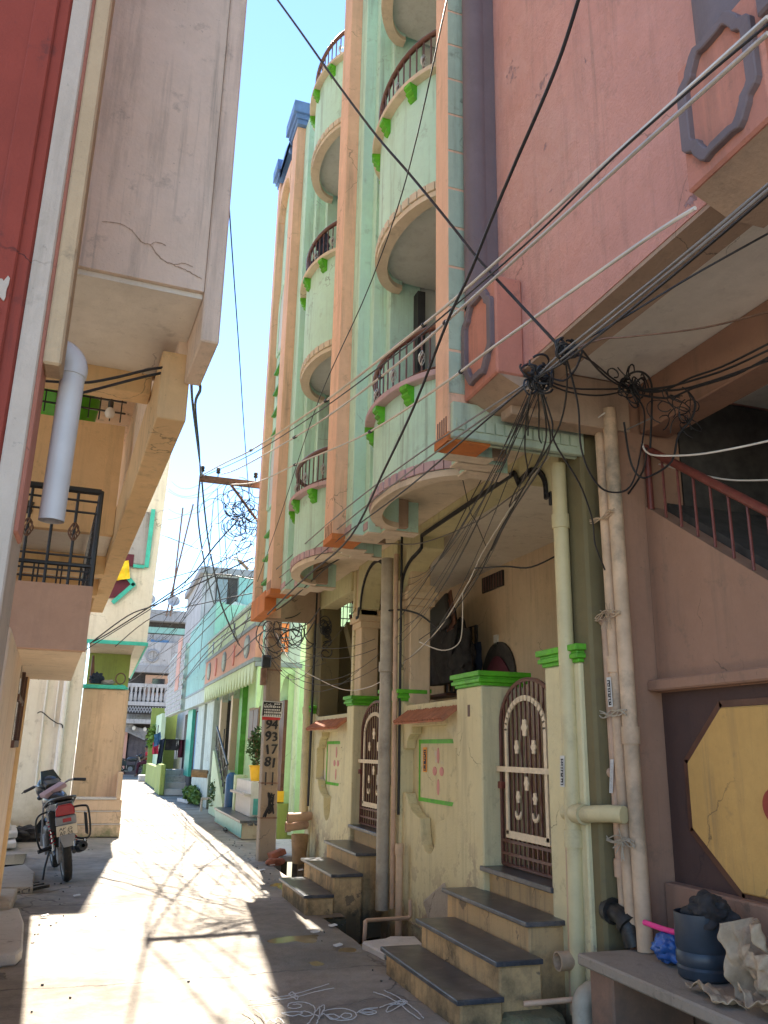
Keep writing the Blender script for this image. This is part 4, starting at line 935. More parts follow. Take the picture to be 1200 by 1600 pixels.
LH = thing('peach_house', 'peach plastered house with an overhanging upper floor and balcony landings', 'house', (.29,4,0), local=True, rot=(0,0,rad(3.0)))
def L(name, mb, m, parent=LH, **k): return ob(name, mb, M[m], parent, **k)
L('upper_wall', MB().box((-2.6,0,3.83),(-.002,.15,13)), 'peach')
crack(LH, [(-.40,-.0025,4.10),(-.34,-.0025,4.04),(-.30,-.0025,4.035),(-.24,-.0025,3.97),(-.17,-.0025,3.95),(-.10,-.0025,3.93),(-.02,-.0025,3.90)], .0035, 'beam', (0,-1,0), 3); crack(LH, [(-.30,-.0025,4.035),(-.27,-.0025,4.06),(-.22,-.0025,4.055)], .003, 'beam', (0,-1,0), 5); crack(LH, [(-.17,-.0025,3.95),(-.12,-.0025,3.97),(-.07,-.0025,3.96)], .0025, 'beam', (0,-1,0), 6); crack(LH, [(-.40,-.0025,4.10),(-.46,-.0025,4.12),(-.55,-.0025,4.11)], .0025, 'beam', (0,-1,0), 7)
L('edge_fascia', MB().box((0,-.03,3.53),(.095,.55,13)), 'peach', bevel=.008)
L('upper_soffit', MB().box((-2.6,.03,3.80),(-.003,1.099,3.829)), 'ceil')
L('upper_block', MB().box((-4.5,.16,4.95),(.02,8.3,13)), 'peach')
L('near_block', MB().box((-2.6,.155,3.835),(-.002,1.26,4.95)), 'peach')
L('street_beam', MB().box((-.135,.551,3.30),(.03,8.25,3.72)), 'peachdark', bevel=.006)
L('street_fascia', MB().box((-.05,.56,3.722),(.05,8.25,4.95)), 'peach')
L('cross_beam', MB().box((-2.6,1.10,3.66),(-.14,1.27,3.82)), 'peachdark', bevel=.006)
o = L('upper_balcony', MB().box((-2.6,4.0,3.42),(-.14,4.1,4.52)), 'peachdark')
L('balcony_slab', MB().box((-2.6,4.101,3.44),(-.14,8.2,3.56)), 'ceil')
for v in (5.1, 6.45, 8.0): L('cross_beam', MB().box((-2.6,v,3.24),(-.137,v+.22,3.438)), 'peachdark')
g = MB()
for i in range(24): g.box((-2.5+.1*i,4.03,4.57),(-2.488+.1*i,4.045,4.93))
for z in (4.66,4.78,4.90): g.box((-2.6,4.028,z),(-.15,4.047,z+.014))
ob('railing_grille', g, M['iron_black'], o)
pt = MB().prism(blob(-1.02,0,.14,.09,0,9,26,.5), 'y', 3.992, 3.999); pt.v = [V((p.x,p.y,p.z+3.62)) for p in pt.v]
ob('missing_plaster', pt, M['dampdark'], o)
L('balcony_back', MB().box((-4.5,4.2,2.0),(-2.6,8.2,4.95)), 'peach')
# landing with black grille
lp = L('landing', MB().box((-2.4,2.35,2.15),(-.31,2.43,2.62)), 'rose')
L('landing_slab', MB().box((-2.4,2.431,2.145),(-.33,5.4,2.26)), 'cream')
L('landing_side', MB().box((-.40,2.432,2.262),(-.312,5.4,2.60)), 'rose')
g = MB(); x0 = -1.3
for i in range(7):
    x = -.33-.16*i; g.tube([(x,2.39,2.60),(x,2.39,3.36)], .011 if i else .02, 6)
    g.tube([(x-.08,2.39,2.60),(x-.08,2.39,2.76)], .007, 5); g.tube([(x-.05,2.39,2.60),(x-.05,2.39,2.76)], .006, 5)
for z, r_ in ((2.67,.008),(2.73,.008),(2.775,.016),(2.84,.008),(3.18,.009),(3.27,.009),(3.35,.026)): g.tube([(-1.7,2.39,z),(-.33,2.39,z)], r_, 6)
for z in (2.67,2.775,2.84,3.18,3.27,3.35): g.tube([(-.33,2.39,z),(-.35,5.2,z)], .012, 6)
for i in range(14): g.tube([(-.34,2.6+.2*i,2.6),(-.34,2.6+.2*i,3.35)], .009, 5)
ob('railing_grille', g, M['iron_black'], lp)
for x in (-.49,-.81):
    bo = MB()
    for k in range(6):
        bo.tube([(x+.04*math.sin(math.pi*t/8)*math.cos(k*1.047+t*.3),2.39+.04*math.sin(math.pi*t/8)*math.sin(k*1.047+t*.3),2.95+.15*t/8) for t in range(9)], .006, 5)
    ob('basket_ornament', bo, M['rust'], lp)
L('landing_wall', MB().box((-2.6,5.5,2.3),(-1.35,5.7,3.43)), 'peach'); L('landing_door', MB().box((-1.9,5.47,2.3),(-1.45,5.495,3.3)), 'wood')
L('ground_wall', MB().box((-4.5,1.2,0),(-.76,5.3,2.144)), 'peach', bevel=.008)
L('end_pilaster', MB().box((-.80,5.06,0),(-.725,5.33,2.144)), 'peachdark', bevel=.006)
wf = MB()
for b_ in (((-.775,3.6,1.47),(-.735,4.96,1.53)),((-.775,4.89,1.531),(-.735,4.96,2.13)),((-.775,4.3,1.531),(-.74,4.36,2.13)),((-.775,3.6,1.85),(-.742,4.299,1.90)),((-.775,4.361,1.85),(-.742,4.889,1.90))): wf.box(*b_)
wo_ = L('window_frame', wf, 'wood', bevel=.004); ob('window_pane', MB().box((-.768,3.6,1.53),(-.757,4.9,2.13)), M['glass_dark'], wo_)
def Lw(u, v, z):   # peach-house coordinates to the world
    a = rad(3.0); return V((.29+u*math.cos(a)-v*math.sin(a), 4+u*math.sin(a)+v*math.cos(a), z))
tb = MB().lathe([(.0,0),(.26,0),(.30,.10),(.33,.30),(.34,.31),(.31,.29),(.26,.02)], Lw(-.72,4.45,4.575), 24)
ob('plastic_tub', tb, M['limegreen'], smooth=40, label='lime green plastic tub behind the black balcony grille of the peach house', cat='tub')
lb = thing('lamp_bulb', 'white bulb lamp hanging at the corner of the upper balcony grille', 'lamp', Lw(-.30,3.95,4.56))
ob('bulb', MB().lathe([(0,0),(.035,.01),(.05,.045),(.04,.085),(.022,.105)], Lw(-.30,3.95,4.565), 14), M['socket'], lb, smooth=60); ob('holder', MB().lathe([(.022,.105),(.026,.11),(.026,.17),(0,.175)], Lw(-.30,3.95,4.565), 12), M['blackplastic'], lb, smooth=50)

WH = thing('white_house', 'limewashed white house with teal window borders behind the motorcycle', 'house', (0,16.5,0))
def W(name, mb, m, parent=WH, **k): return ob(name, mb, M[m], parent, **k)
W('front_wall', MB().box((-2.6,15.85,0),(-.335,16.1,3.36)), 'white', bevel=.01)
W('upper_wall', MB().prism([(-3,3.37),(.68,3.30),(.83,8.25),(-3,8.25)], 'y', 15.8, 15.98), 'white')
W('upper_side', MB().prism([(.50,3.30),(.68,3.30),(.83,8.25),(.6,8.25)], 'y', 15.981, 24), 'white')
W('roof', MB().box((-3,15.99,8.0),(.6,24,8.2)), 'white')
W('soffit', MB().box((-.33,15.99,3.36),(.52,24,3.44)), 'stonetan')
W('teal_edge', MB().box((-3,15.77,3.27),(.69,15.81,3.335)), 'teal'); W('teal_edge', MB().box((.682,15.812,3.27),(.71,24,3.335)), 'teal')
W('porch_wall', MB().box((-.33,16.2,0),(.475,16.36,2.50)), 'bench', bevel=.015)
W('porch_coping', MB().box((-.34,16.16,2.501),(.40,16.40,2.57)), 'teal', bevel=.01)
W('porch_side', MB().box((.30,16.361,0),(.47,20,2.45)), 'bench'); W('porch_back', MB().box((-.33,18.4,2.0),(.5,18.5,3.36)), 'limewall')
op = MB().prism([(-.6,4.78),(.52,4.78),(.54,5.80),(-.6,5.80)], 'y', 15.775, 15.799); W('opening', op, 'fargrey')
tf = MB(); tf.prism([(.50,4.72),(.58,4.72),(.60,5.86),(.52,5.86)], 'y', 15.74, 15.774); W('window_border', tf, 'teal', bevel=.004); W('window_border', MB().box((.30,15.742,4.70),(.499,15.773,4.76)), 'teal', bevel=.004)
W('window_panel', MB().box((.08,15.765,4.72),(.3,15.774,4.95)), 'maroon')
W('arrow_opening', MB().prism([(-.1,4.72),(.05,4.66),(.31,4.38),(.06,4.12),(-.1,4.10)], 'y', 15.77, 15.797), 'maroon')
for a, b in (((.05,4.70),(.345,4.38)), ((.345,4.38),(.02,4.03))):
    a = V((a[0],15.755,a[1])); b = V((b[0],15.755,b[1])); d = b-a; t_ = d.normalized(); W('arrow_border', MB().obox((a+b)/2, t_*(d.length/2+.02), (0,.016,0), V((0,1,0)).cross(t_)*.038), 'teal')
ob('hanging_cloth', sheet((.12,15.70,4.62), (.24,0,.06), (-.06,0,.34), 12, 12, 1.1, .05, .03), M['yellowcloth'], smooth=60, label='bright yellow cloth hanging from the white house window', cat='cloth')
bs = thing('masonry_seat', 'peach stepped masonry seat with mossy foot against the white house', 'seat', (.1,16,0))
for i, (z0, z1, e) in enumerate(((0,.20,.0),(.215,.41,.008),(.425,.605,.014))): ob('course', MB().box((-.33,15.80+e,z0),(.545-e,16.198,z1)), M['bench'], bs, bevel=.012)
jn = MB(); jn.box((-.33,15.79,.201),(.556,16.198,.214)); jn.box((-.33,15.80,.411),(.545,16.198,.424)); ob('slab_joint', jn, M['stone'], bs)
ob('seat_top', MB().box((-.33,15.80,.606),(.44,16.198,.635)), M['stone'], bs, bevel=.006)
ob('arm', MB().box((.42,15.82,.606),(.505,16.198,1.06)), M['bench'], bs, bevel=.012)
# pipes and wire on the white wall
pipe('drain_pipe', 'white painted downpipe on the limewashed wall behind the motorcycle', [(-.61,15.80,3.3),(-.60,15.80,1.6),(-.595,15.80,.2)], .05, 'pvc_white', n=10)
pipe('conduit', 'thin conduit with clips left on the limewashed wall', [(-.93,15.82,3.3),(-.92,15.82,2.0),(-.90,15.82,.75)], .014, 'pvc_white', group='thin conduits on the white wall', n=6)
pipe('conduit', 'thin conduit between the left conduit and the white downpipe', [(-.74,15.82,3.3),(-.735,15.82,2.4),(-.73,15.82,1.8)], .012, 'pvc_white', group='thin conduits on the white wall', n=6)
ob('wire', MB().tube(crom([(-1.02,15.80,2.02),(-.95,15.78,2.04),(-.8,15.76,1.93),(-.68,15.75,1.86),(-.60,15.74,1.84),(-.58,15.74,1.78)], 6), .010, 5), M['cable'], smooth=50, label='black wire tied across the white downpipe on the limewashed wall', cat='wire')
pc = thing('porch_clutter', 'old broom, bundle and basket stored on the teal porch ledge', 'clutter', (.1,16.3,2.57))
ob('bundle', crumple((-.12,16.28,2.68), .10, 12, (1.2,.8,1.1)), M['navycloth'], pc, smooth=60); ob('broom', MB().tube([(-.2,16.3,2.6),(-.22,16.3,3.1)], [.05,.02], 8), M['wood'], pc)
ob('bundle', crumple((.08,16.28,2.62), .08, 14, (1.6,.8,.6)), M['fargrey'], pc, smooth=60)
ob('basket', MB().tube([(.30+.085*math.cos(rad(a)),16.28,2.70+.10*math.sin(rad(a))) for a in range(0,360,24)], .012, 6, closed=True), M['wood'], pc, smooth=50)
ob('cloth', crumple((.33,16.27,2.52), .09, 16, (1.2,.6,.7)), M['teal'], pc, smooth=60)
# stones along the left edge of the lane
def flat(name, label, px, z0, z1, m, group=None, cat='slab', bev=.015):
    pts = [onZ(x, y, z1) for x, y in px]; ob(name, MB().prism([(p.x,p.y) for p in pts], 'z', z0, z1), M[m], bevel=bev, label=label, cat=cat, group=group)
flat('stone_slab', 'large grey flagstone nearest the camera along the left lane edge', [(-60,1425),(30,1418),(38,1440),(36,1480),(28,1488),(-60,1498)], -.02, .07, 'stone', 'loose flagstones along the left edge')
flat('stone_slab', 'smaller tilted flagstone beyond the large grey one', [(-50,1388),(28,1388),(17,1414),(-50,1420)], .0, .11, 'stonetan', 'loose flagstones along the left edge')
flat('stone_slab', 'worn cement slab by the open drain beside the motorcycle', [(-50,1362),(40,1350),(55,1362),(52,1386),(-50,1388)], -.02, .05, 'stonetan', 'loose flagstones along the left edge')
flat('dark_gap_sheet', 'flat dark sheet painted as slot shade between the worn slab and the house wall', [(-40,1338),(42,1334),(36,1350),(-40,1354)], -.02, .02, 'void', cat='dark sheet', bev=0)  # flat sheet, its dark colour stands for shade in the drain slot
for i, (px, z, lab) in enumerate((([(-30,1300),(22,1300),(26,1316),(-30,1318)],.10,'lowest stone of the small stack by the peach house'), ([(-30,1292),(26,1288),(28,1300),(-30,1306)],.20,'middle pale stone of the small stack by the peach house'), ([(-30,1284),(16,1282),(18,1290),(-30,1296)],.27,'top stone of the small stack by the peach house'))):
    flat('stacked_stone', lab, px, z-.085, z, 'stone', 'stacked stones by the peach house')
ob('dark_heap', crumple((-.92,15.4,.09), .28, 18, (1.3,.6,.5)), M['blackcloth'], smooth=60, label='black cloth heap at the foot of the limewashed wall', cat='cloth')
for i, (px, py) in enumerate(((45,1381),(52,1384),(60,1387))):
    c = onZ(px, py, .03); ob('wood_scrap', MB().obox(c, (.10,.03*i,.01), (-.01,.03,0), (0,0,.015)), M['castiron'], label=('short dark wood scrap nearest the flagstones','middle dark wood scrap between the other two by the motorcycle','dark wood scrap nearest the motorcycle wheel')[i], cat='scrap', group='wood scraps by the motorcycle')
# ================================================================ MOTORCYCLE
def motorcycle(label, loc, rot, detail=True, steer=-14):
    t = thing('motorcycle', label, 'motorcycle', loc, local=True, rot=rot)
    def B(name, mb, m, parent=t, **k): return ob(name, mb, M[m], parent, **k)
    def wheel(y):
        e = (V((0,1,0)), V((0,0,1)), V((1,0,0)))
        w_ = B('wheel', MB().lathe([(.228,-.03),(.25,-.047),(.285,-.043),(.302,-.015),(.302,.015),(.285,.043),(.25,.047),(.228,.03),(.228,-.03)], (0,y,.302), 32, e), 'rubber', smooth=40)
        rm = MB().lathe([(.205,-.03),(.23,-.036),(.23,.036),(.205,.03),(.205,-.03)], (0,y,.302), 28, e); rm.lathe([(0,-.06),(.045,-.06),(.05,0),(.045,.06),(0,.06)], (0,y,.302), 14, e)
        for i in range(6):
            a = math.pi*i/3; rm.tube([(0,y+.04*math.cos(a),.302+.04*math.sin(a)),(0,y+.21*math.cos(a+.15),.302+.21*math.sin(a+.15))], .013, 6)
        ob('rim', rm, M['greyplastic'], w_, smooth=40); return w_
    wheel(.0+.302*0); wheel(1.26)
    B('drum_brake', MB().lathe([(0,.05),(.085,.05),(.09,.085),(.03,.095),(0,.095)], (0,0,.302), 18, (V((0,1,0)), V((0,0,1)), V((-1,0,0)))), 'greyplastic', smooth=40)
    # tail, mudguard, lamp and plate
    B('rear_mudguard', MB().prism([(.0-.02,.80),(-.10,.82),(-.33,.66),(-.38,.47),(-.365,.465),(-.31,.60),(-.2,.66),(.1,.68)], 'x', -.075, .075), 'blackplastic', bevel=.012)
    B('mud_flap', MB().prism([(-.088,.66),(.088,.66),(.075,.50),(.045,.42),(-.045,.42),(-.075,.50)], 'y', -.392, -.378), 'greyplastic', bevel=.004)
    B('tail_cowl', MB().add([(-.13,-.02,.80),(.13,-.02,.80),(.15,.25,.74),(-.15,.25,.74),(-.085,-.33,.80),(.085,-.33,.80),(.085,-.34,.90),(-.085,-.34,.90),(-.13,-.02,.90),(.13,-.02,.90),(.15,.3,.86),(-.15,.3,.86)],
      [(0,1,5,4),(4,5,6,7),(7,6,9,8),(1,9,6,5),(0,4,7,8),(0,3,2,1),(8,9,10,11),(1,2,10,9),(0,8,11,3),(2,3,11,10)]), 'bikepaint', bevel=.02, seg=2)
    B('tail_light', MB().prism([(-.105,.755),(.105,.755),(.098,.83),(.07,.875),(-.07,.875),(-.098,.83)], 'y', -.375, -.33), 'redlens', bevel=.015, seg=2)
    B('lamp_housing', MB().box((-.11,-.385,.655),(.11,-.34,.748)), 'greyplastic', bevel=.01); B('reflector', MB().box((-.035,-.392,.685),(.055,-.384,.725)), 'redlens')
    pl = B('number_plate', MB().obox((0,-.396,.60), (.11,0,0), (0,.004,.001), (0,-.01,.055)), 'plate', bevel=.003)
    if detail:
        for row, (s_, z) in enumerate((('AP 25','.62'),('AF 24','.57'))):
            cu = bpy.data.curves.new('plate_text', 'FONT'); cu.body = s_; cu.size = .058; cu.align_x = 'CENTER'; cu.align_y = 'CENTER'; cu.extrude = .0006
            to = bpy.data.objects.new('tmp', cu); COL.objects.link(to); dg = bpy.context.evaluated_depsgraph_get(); me = bpy.data.meshes.new_from_object(to.evaluated_get(dg)); bpy.data.objects.remove(to)
            me.materials.clear(); me.materials.append(M['ink'])
            q = bpy.data.objects.new('plate_text', me); COL.objects.link(q); q.parent = pl; q.location = (-.01,-.4055-.0*row,float(z)); q.rotation_euler = (rad(90),0,0)
    B('grab_rail', MB().tube(crom([(-.16,.25,.84),(-.15,-.05,.90),(-.12,-.28,.935),(0,-.37,.945),(.12,-.28,.935),(.15,-.05,.90),(.16,.25,.84)], 5), .014, 8), 'blackplastic', smooth=50)
    B('seat', MB().add([(-.11,-.25,.90),(.11,-.25,.90),(.14,.1,.86),(.12,.5,.80),(-.12,.5,.80),(-.14,.1,.86),(-.09,-.27,.955),(.09,-.27,.955),(.115,.1,.93),(.09,.5,.85),(-.09,.5,.85),(-.115,.1,.93)],
      [(0,1,2,5),(5,2,3,4),(6,11,8,7),(11,10,9,8),(0,6,7,1),(1,7,8,2),(2,8,9,3),(3,9,10,4),(4,10,11,5),(5,11,6,0)]), 'seat', bevel=.025, seg=3)
    B('fuel_tank', MB().ell((0,.72,.86), (.15,.27,.13), 18, 12), 'bikepaint', smooth=60)
    B('side_cover', MB().add([(-.13,.05,.55),(-.13,.42,.52),(-.14,.42,.80),(-.15,.0,.80),(.13,.05,.55),(.13,.42,.52),(.14,.42,.80),(.15,.0,.80)], [(0,1,2,3),(4,5,6,7),(0,4,7,3),(1,5,6,2),(3,2,6,7),(0,1,5,4)]), 'bikepaint', bevel=.02, seg=2)
    B('engine', MB().box((-.15,.45,.30),(.15,.85,.58)), 'castiron', bevel=.04, seg=3); B('crankcase', MB().lathe([(0,-.17),(.12,-.17),(.13,-.1),(.13,.1),(.12,.17),(0,.17)], (0,.62,.38), 18, (V((0,1,0)),V((0,0,1)),V((1,0,0)))), 'greyplastic', smooth=40)
    fr_ = MB().tube([(-.10,0,.302),(-.10,.45,.38)], .022, 8).tube([(.10,0,.302),(.10,.45,.38)], .022, 8).tube([(0,.95,.95),(0,.85,.45),(0,.6,.28)], .025, 8); B('frame', fr_, 'blackplastic', smooth=50)
    for s_ in (-1, 1):
        q = B('shock_absorber', MB().tube([(s_*.115,.02,.36),(s_*.125,.12,.74)], .016, 8), 'chrome', smooth=50)
        ob('spring', MB().tube([(s_*(.118+.007*i/40)+.028*math.cos(i*.9),.03+.075*i/40+.028*math.sin(i*.9),.42+.26*i/40) for i in range(41)], .006, 5), M['redlens' if detail else 'rust'], q, smooth=50)
    B('exhaust', MB().tube([(.14,.75,.33),(.16,.45,.27),(.17,.2,.29)], .024, 10), 'chrome', smooth=50)
    sl = B('silencer', MB().lathe([(0,0),(.045,.02),(.058,.10),(.058,.42),(.05,.46),(.02,.465),(.02,.40)], (.18,.33,.29), 18, (V((1,0,0)), V((0,.15,.99)).normalized(), V((.02,-.98,.16)).normalized())), 'castiron', smooth=40)
    ob('heat_shield', MB().obox((.22,.08,.36), (.008,0,0), (0,.16,-.03), (0,.01,.045)), M['chrome'], sl, bevel=.006)
    gd = MB().tube(crom([(.12,.18,.78),(.24,.02,.79),(.29,-.02,.74),(.29,.0,.46),(.22,.06,.42),(.13,.12,.45)], 5), .012, 8); B('side_guard', gd, 'blackplastic', smooth=50)
    gp = MB().box((.262,-.01,.46),(.272,.20,.70)); B('guard_plate', gp, 'blackplastic')
    B('left_guard', MB().tube(crom([(-.13,.22,.78),(-.24,.12,.76),(-.28,.10,.66),(-.25,.16,.40),(-.15,.22,.36)], 5), .011, 8), 'blackplastic', smooth=50)
    B('side_stand', MB().tube([(-.13,.45,.30),(-.20,.33,.15),(-.235,.25,.035),(-.30,.24,.03)], .014, 8), 'blackplastic', smooth=50)
    for s_, yy in ((-1,.22),(1,.2)): B('foot_peg', MB().tube([(s_*.12,yy,.38),(s_*.27,yy-.03,.36)], .024, 8), 'blackplastic', smooth=50)
    # fork, fairing, handlebar, turned a little on the steering axis
    st_ = Matrix.Translation(V((0,1.05,.9))) @ Matrix.Rotation(rad(steer), 4, 'Z') @ Matrix.Translation(V((0,-1.05,-.9)))
    def S_(mb): mb.v = [st_ @ p for p in mb.v]; return mb
    for s_ in (-1, 1): B('fork_leg', S_(MB().tube([(s_*.09,1.26,.30),(s_*.09,1.03,.98)], .022, 8)), 'chrome', smooth=50)
    B('front_mudguard', S_(MB().lathe([(.31,-.06),(.335,-.03),(.335,.03),(.31,.06)], (0,1.26,.302), 16, (V((0,1,0)),V((0,0,1)),V((1,0,0))), rad(20), rad(170))), 'bikepaint', smooth=40)
    B('headlamp_fairing', S_(MB().ell((0,1.14,.99), (.155,.14,.16), 18, 12)), 'bikepaint', smooth=60); B('visor', S_(MB().add([(-.13,1.05,1.06),(.13,1.05,1.06),(.08,1.16,1.21),(-.08,1.16,1.21),(-.13,1.04,1.06),(.13,1.04,1.06),(.08,1.15,1.21),(-.08,1.15,1.21)], [(0,1,2,3),(4,7,6,5),(0,4,5,1),(1,5,6,2),(2,6,7,3),(3,7,4,0)])), 'glass_dark')
    B('instrument_panel', S_(MB().obox((0,1.01,1.04), (.10,0,0), (0,.06,.03), (0,-.015,.03))), 'blackplastic', bevel=.012)
    hb = S_(MB().tube(crom([(-.38,.90,1.02),(-.22,.96,1.05),(-.10,1.02,1.0),(.10,1.02,1.0),(.22,.96,1.05),(.38,.90,1.02)], 5), .012, 8)); B('handlebar', hb, 'chrome', smooth=50)
    for s_ in (-1, 1):
        B('grip', S_(MB().tube([(s_*.25,.95,1.048),(s_*.39,.895,1.018)], .019, 10)), 'blackplastic', smooth=50)
        B('brake_lever', S_(MB().tube([(s_*.23,.99,1.04),(s_*.30,1.01,1.03),(s_*.40,.96,1.0)], .007, 6)), 'blackplastic', smooth=50)
    if detail: B('indicator', S_(MB().ell((-.17,1.0,.90), (.035,.05,.028), 10, 7)), 'blackplastic', smooth=60); B('folded_cloth', MB().obox((-.02,.62,.985), (.13,.05,.05), (-.03,.06,.01), (-.01,-.003,.028)), 'pinktrim', bevel=.015, seg=2)
    return t
mt = motorcycle('dusty black commuter motorcycle on its side stand seen from behind', (-.15,10.85,.0), (0, rad(-11), rad(8)), True, 16)
motorcycle('dark motorcycle parked across the far end of the lane', (1.15,46.2,.0), (0, rad(0), rad(-82)), False, 0)

# ================================================================ UTILITY POLE
PO = thing('utility_pole', 'grimy square concrete electric pole with painted numbers and a steel cross arm', 'utility pole', (2.46,12.45,0))
a = onY(417,1338,12.32); b = onY(431,960,12.32)
dx = (b.x-a.x)/(b.z-a.z)
def px_(z): return a.x+dx*(z-a.z)
sh = MB(); vs = []
for z, hw in ((-.3,.128),(2.0,.112),(3.6,.10),(5.75,.085)): vs += [(px_(z)-hw,12.32,z),(px_(z)+hw,12.32,z),(px_(z)+hw,12.52,z),(px_(z)-hw,12.52,z)]
sh.add(vs, [(i*4+k, i*4+(k+1)%4, i*4+4+(k+1)%4, i*4+4+k) for i in range(3) for k in range(4)]+[(0,1,2,3),(12,13,14,15)])
ob('shaft', sh, M['polecon'], PO, bevel=.012)
arm = MB().box((1.06,12.20,5.40),(2.55,12.27,5.50)); o = ob('cross_arm', arm, M['rust'], PO, bevel=.004)
ob('arm_brace', MB().tube([(1.55,12.235,5.40),(2.10,12.25,4.75)], .022, 6), M['rust'], o)
for x in (1.10,1.34,1.92):
    ins = MB().tube([(x,12.235,5.50),(x,12.235,5.58)], .008, 6); ins.lathe([(0,0),(.03,0),(.036,.02),(.022,.035),(.034,.05),(.030,.075),(.012,.095),(0,.097)], (x,12.235,5.565), 12); ob('insulator', ins, M['castiron'], o, smooth=50)
for z in (.55, 1.02, 2.62, 3.1): ob('strap', MB().box((px_(z)-.125,12.31,z),(px_(z)+.125,12.53,z+.02)), M['rust'], PO)
def text(name, body, size, m, parent, loc, rot, ext=.0008, bold=0):
    cu = bpy.data.curves.new(name, 'FONT'); cu.body = body; cu.size = size; cu.align_x = 'CENTER'; cu.align_y = 'CENTER'; cu.extrude = ext; cu.offset = bold
    to = bpy.data.objects.new('tmp', cu); COL.objects.link(to); dg = bpy.context.evaluated_depsgraph_get(); me = bpy.data.meshes.new_from_object(to.evaluated_get(dg)); bpy.data.objects.remove(to); bpy.data.curves.remove(cu)
    me.materials.clear(); me.materials.append(M[m])
    q = bpy.data.objects.new(name, me); COL.objects.link(q); q.parent = parent; q.location = V(loc)-OFF.get(parent.name, V((0,0,0))); q.rotation_euler = rot; return q
for s_, z in (('94',1.84),('93',1.665),('17',1.49),('81',1.31)):
    for ci_, ch in enumerate(s_):
        jx, jz, jr = RN.uniform(-.006,.006), RN.uniform(-.01,.01), RN.uniform(-9,9)
        for q_ in (-.007, 0, .007): text('painted_number', ch, .185*RN.uniform(.95,1.08), 'ink', PO, (px_(z)-.045+.095*ci_+jx+q_,12.313-.0003*(q_+.007)/.007,z+jz+q_*.6), (rad(90),rad(jr),0), .001, 0)
sq = MB(); rr = random.Random(2)
for k in range(7):
    q = [(px_(.7)+rr.uniform(-.08,.08),12.314,.72+rr.uniform(-.16,.18)) for _ in range(4)]; sq.tube(crom(q, 5), .009, 4)
for k in range(2): sq.tube([(px_(1.1)-.06+.1*k,12.316,1.18),(px_(1.1)-.06+.1*k,12.316,1.0)], .010, 4)
ob('painted_scrawl', sq, M['ink'], PO)
nb = thing('notice_board', 'black and white printed notice plate with a red strip tied to the pole', 'sign', (px_(2.05),12.25,2.0))
ob('plate', MB().obox((px_(2.05)-.015,12.262,2.06), (.148,0,-.006), (0,.004,0), (.006,0,.112)), M['poster_white'], nb); ob('print_panel', MB().obox((px_(2.05)-.015,12.256,2.06), (.136,0,-.005), (0,.001,0), (.005,0,.10)), M['ink'], nb)
text('headline', '\u0c20\u0c26\u0c3e\u0c02', .085, 'poster_white', nb, (px_(2.05)-.055,12.253,2.105), (rad(90),0,0)); 
pn = MB(); rr = random.Random(6)
for j in range(5):
    x = -.115
    while x < .11:
        w_ = rr.uniform(.012,.03)
        if not (j == 0 and x < .02): pn.box((px_(2.05)-.015+x,12.2545,2.125-.042*j),(px_(2.05)-.015+x+w_,12.2552,2.125-.042*j+(.02 if j < 3 else .028)))
        x += w_+.008
ob('print_letters', pn, M['poster_white'], nb)
rs_ = MB().obox((px_(1.94)-.02,12.28,1.93), (.135,0,.002), (0,.003,0), (0,0,.022)); ob('red_strip', rs_, M['red_paper'], nb)
jb = thing('junction_box', 'black cable splice box hung on the left of the pole', 'junction box', (2.22,12.3,3.4))
ob('box', MB().obox((2.18,12.22,3.52), (.10,0,.03), (0,.06,0), (-.03,0,.13)), M['blackplastic'], jb, bevel=.015); ob('splice_case', MB().obox((2.30,12.23,3.72), (.06,0,.08), (0,.06,0), (-.07,0,.06)), M['blackplastic'], jb, bevel=.02, seg=2)
lo = MB()
for i in range(9):
    rr = random.Random(i+40); r_ = rr.uniform(.10,.17); lo.tube([(2.30+r_*math.cos(rad(q)),12.19-.012*i,3.86+r_*.9*math.sin(rad(q))) for q in range(0,360,24)], .010, 5, closed=True)
ob('cable_coil', lo, M['cable'], jb, smooth=50)
mb2 = thing('meter_box', 'small dark meter box clamped low on the pole', 'meter box', (2.28,12.28,2.7)); ob('box', MB().box((px_(2.75)-.19,12.24,2.66),(px_(2.75)-.06,12.33,2.84)), M['blackplastic'], mb2, bevel=.01); ob('fuse_unit', MB().box((px_(2.5)-.20,12.25,2.40),(px_(2.5)-.115,12.33,2.655)), M['rust'], mb2, bevel=.01)
ob('broken_brick', MB().obox((2.50,11.94,.13), (.10,.025,.03), (-.025,.05,0), (-.015,0,.035)), M['brick'], bevel=.01, label='red brick leaning across the foot of the concrete pole', cat='brick', group='bricks at the pole foot')
ob('broken_brick', MB().add(rock((2.46,11.86,.04), .11, 3, (1.2,.8,.6)).v, rock((2.46,11.86,.04), .11, 3, (1.2,.8,.6)).f), M['brick'], label='jagged brick lump lying under the other brick at the pole foot', cat='brick', group='bricks at the pole foot')
cu_ = thing('culvert_slab', 'pale cement slab bridging the open drain beside the pole', 'slab', (2.9,12.9,.1))
ob('slab', MB().prism([(2.55,11.95),(2.86,11.9),(3.3,12.4),(3.3,14.1),(2.86,14.1)], 'z', .02, .10), M['stone'], cu_, bevel=.012); ob('side_support', MB().box((2.50,11.96,-.4),(2.57,12.3,.019)), M['stonetan'], cu_); ob('side_support', MB().box((2.80,11.96,-.4),(2.88,12.3,.019)), M['stonetan'], cu_)

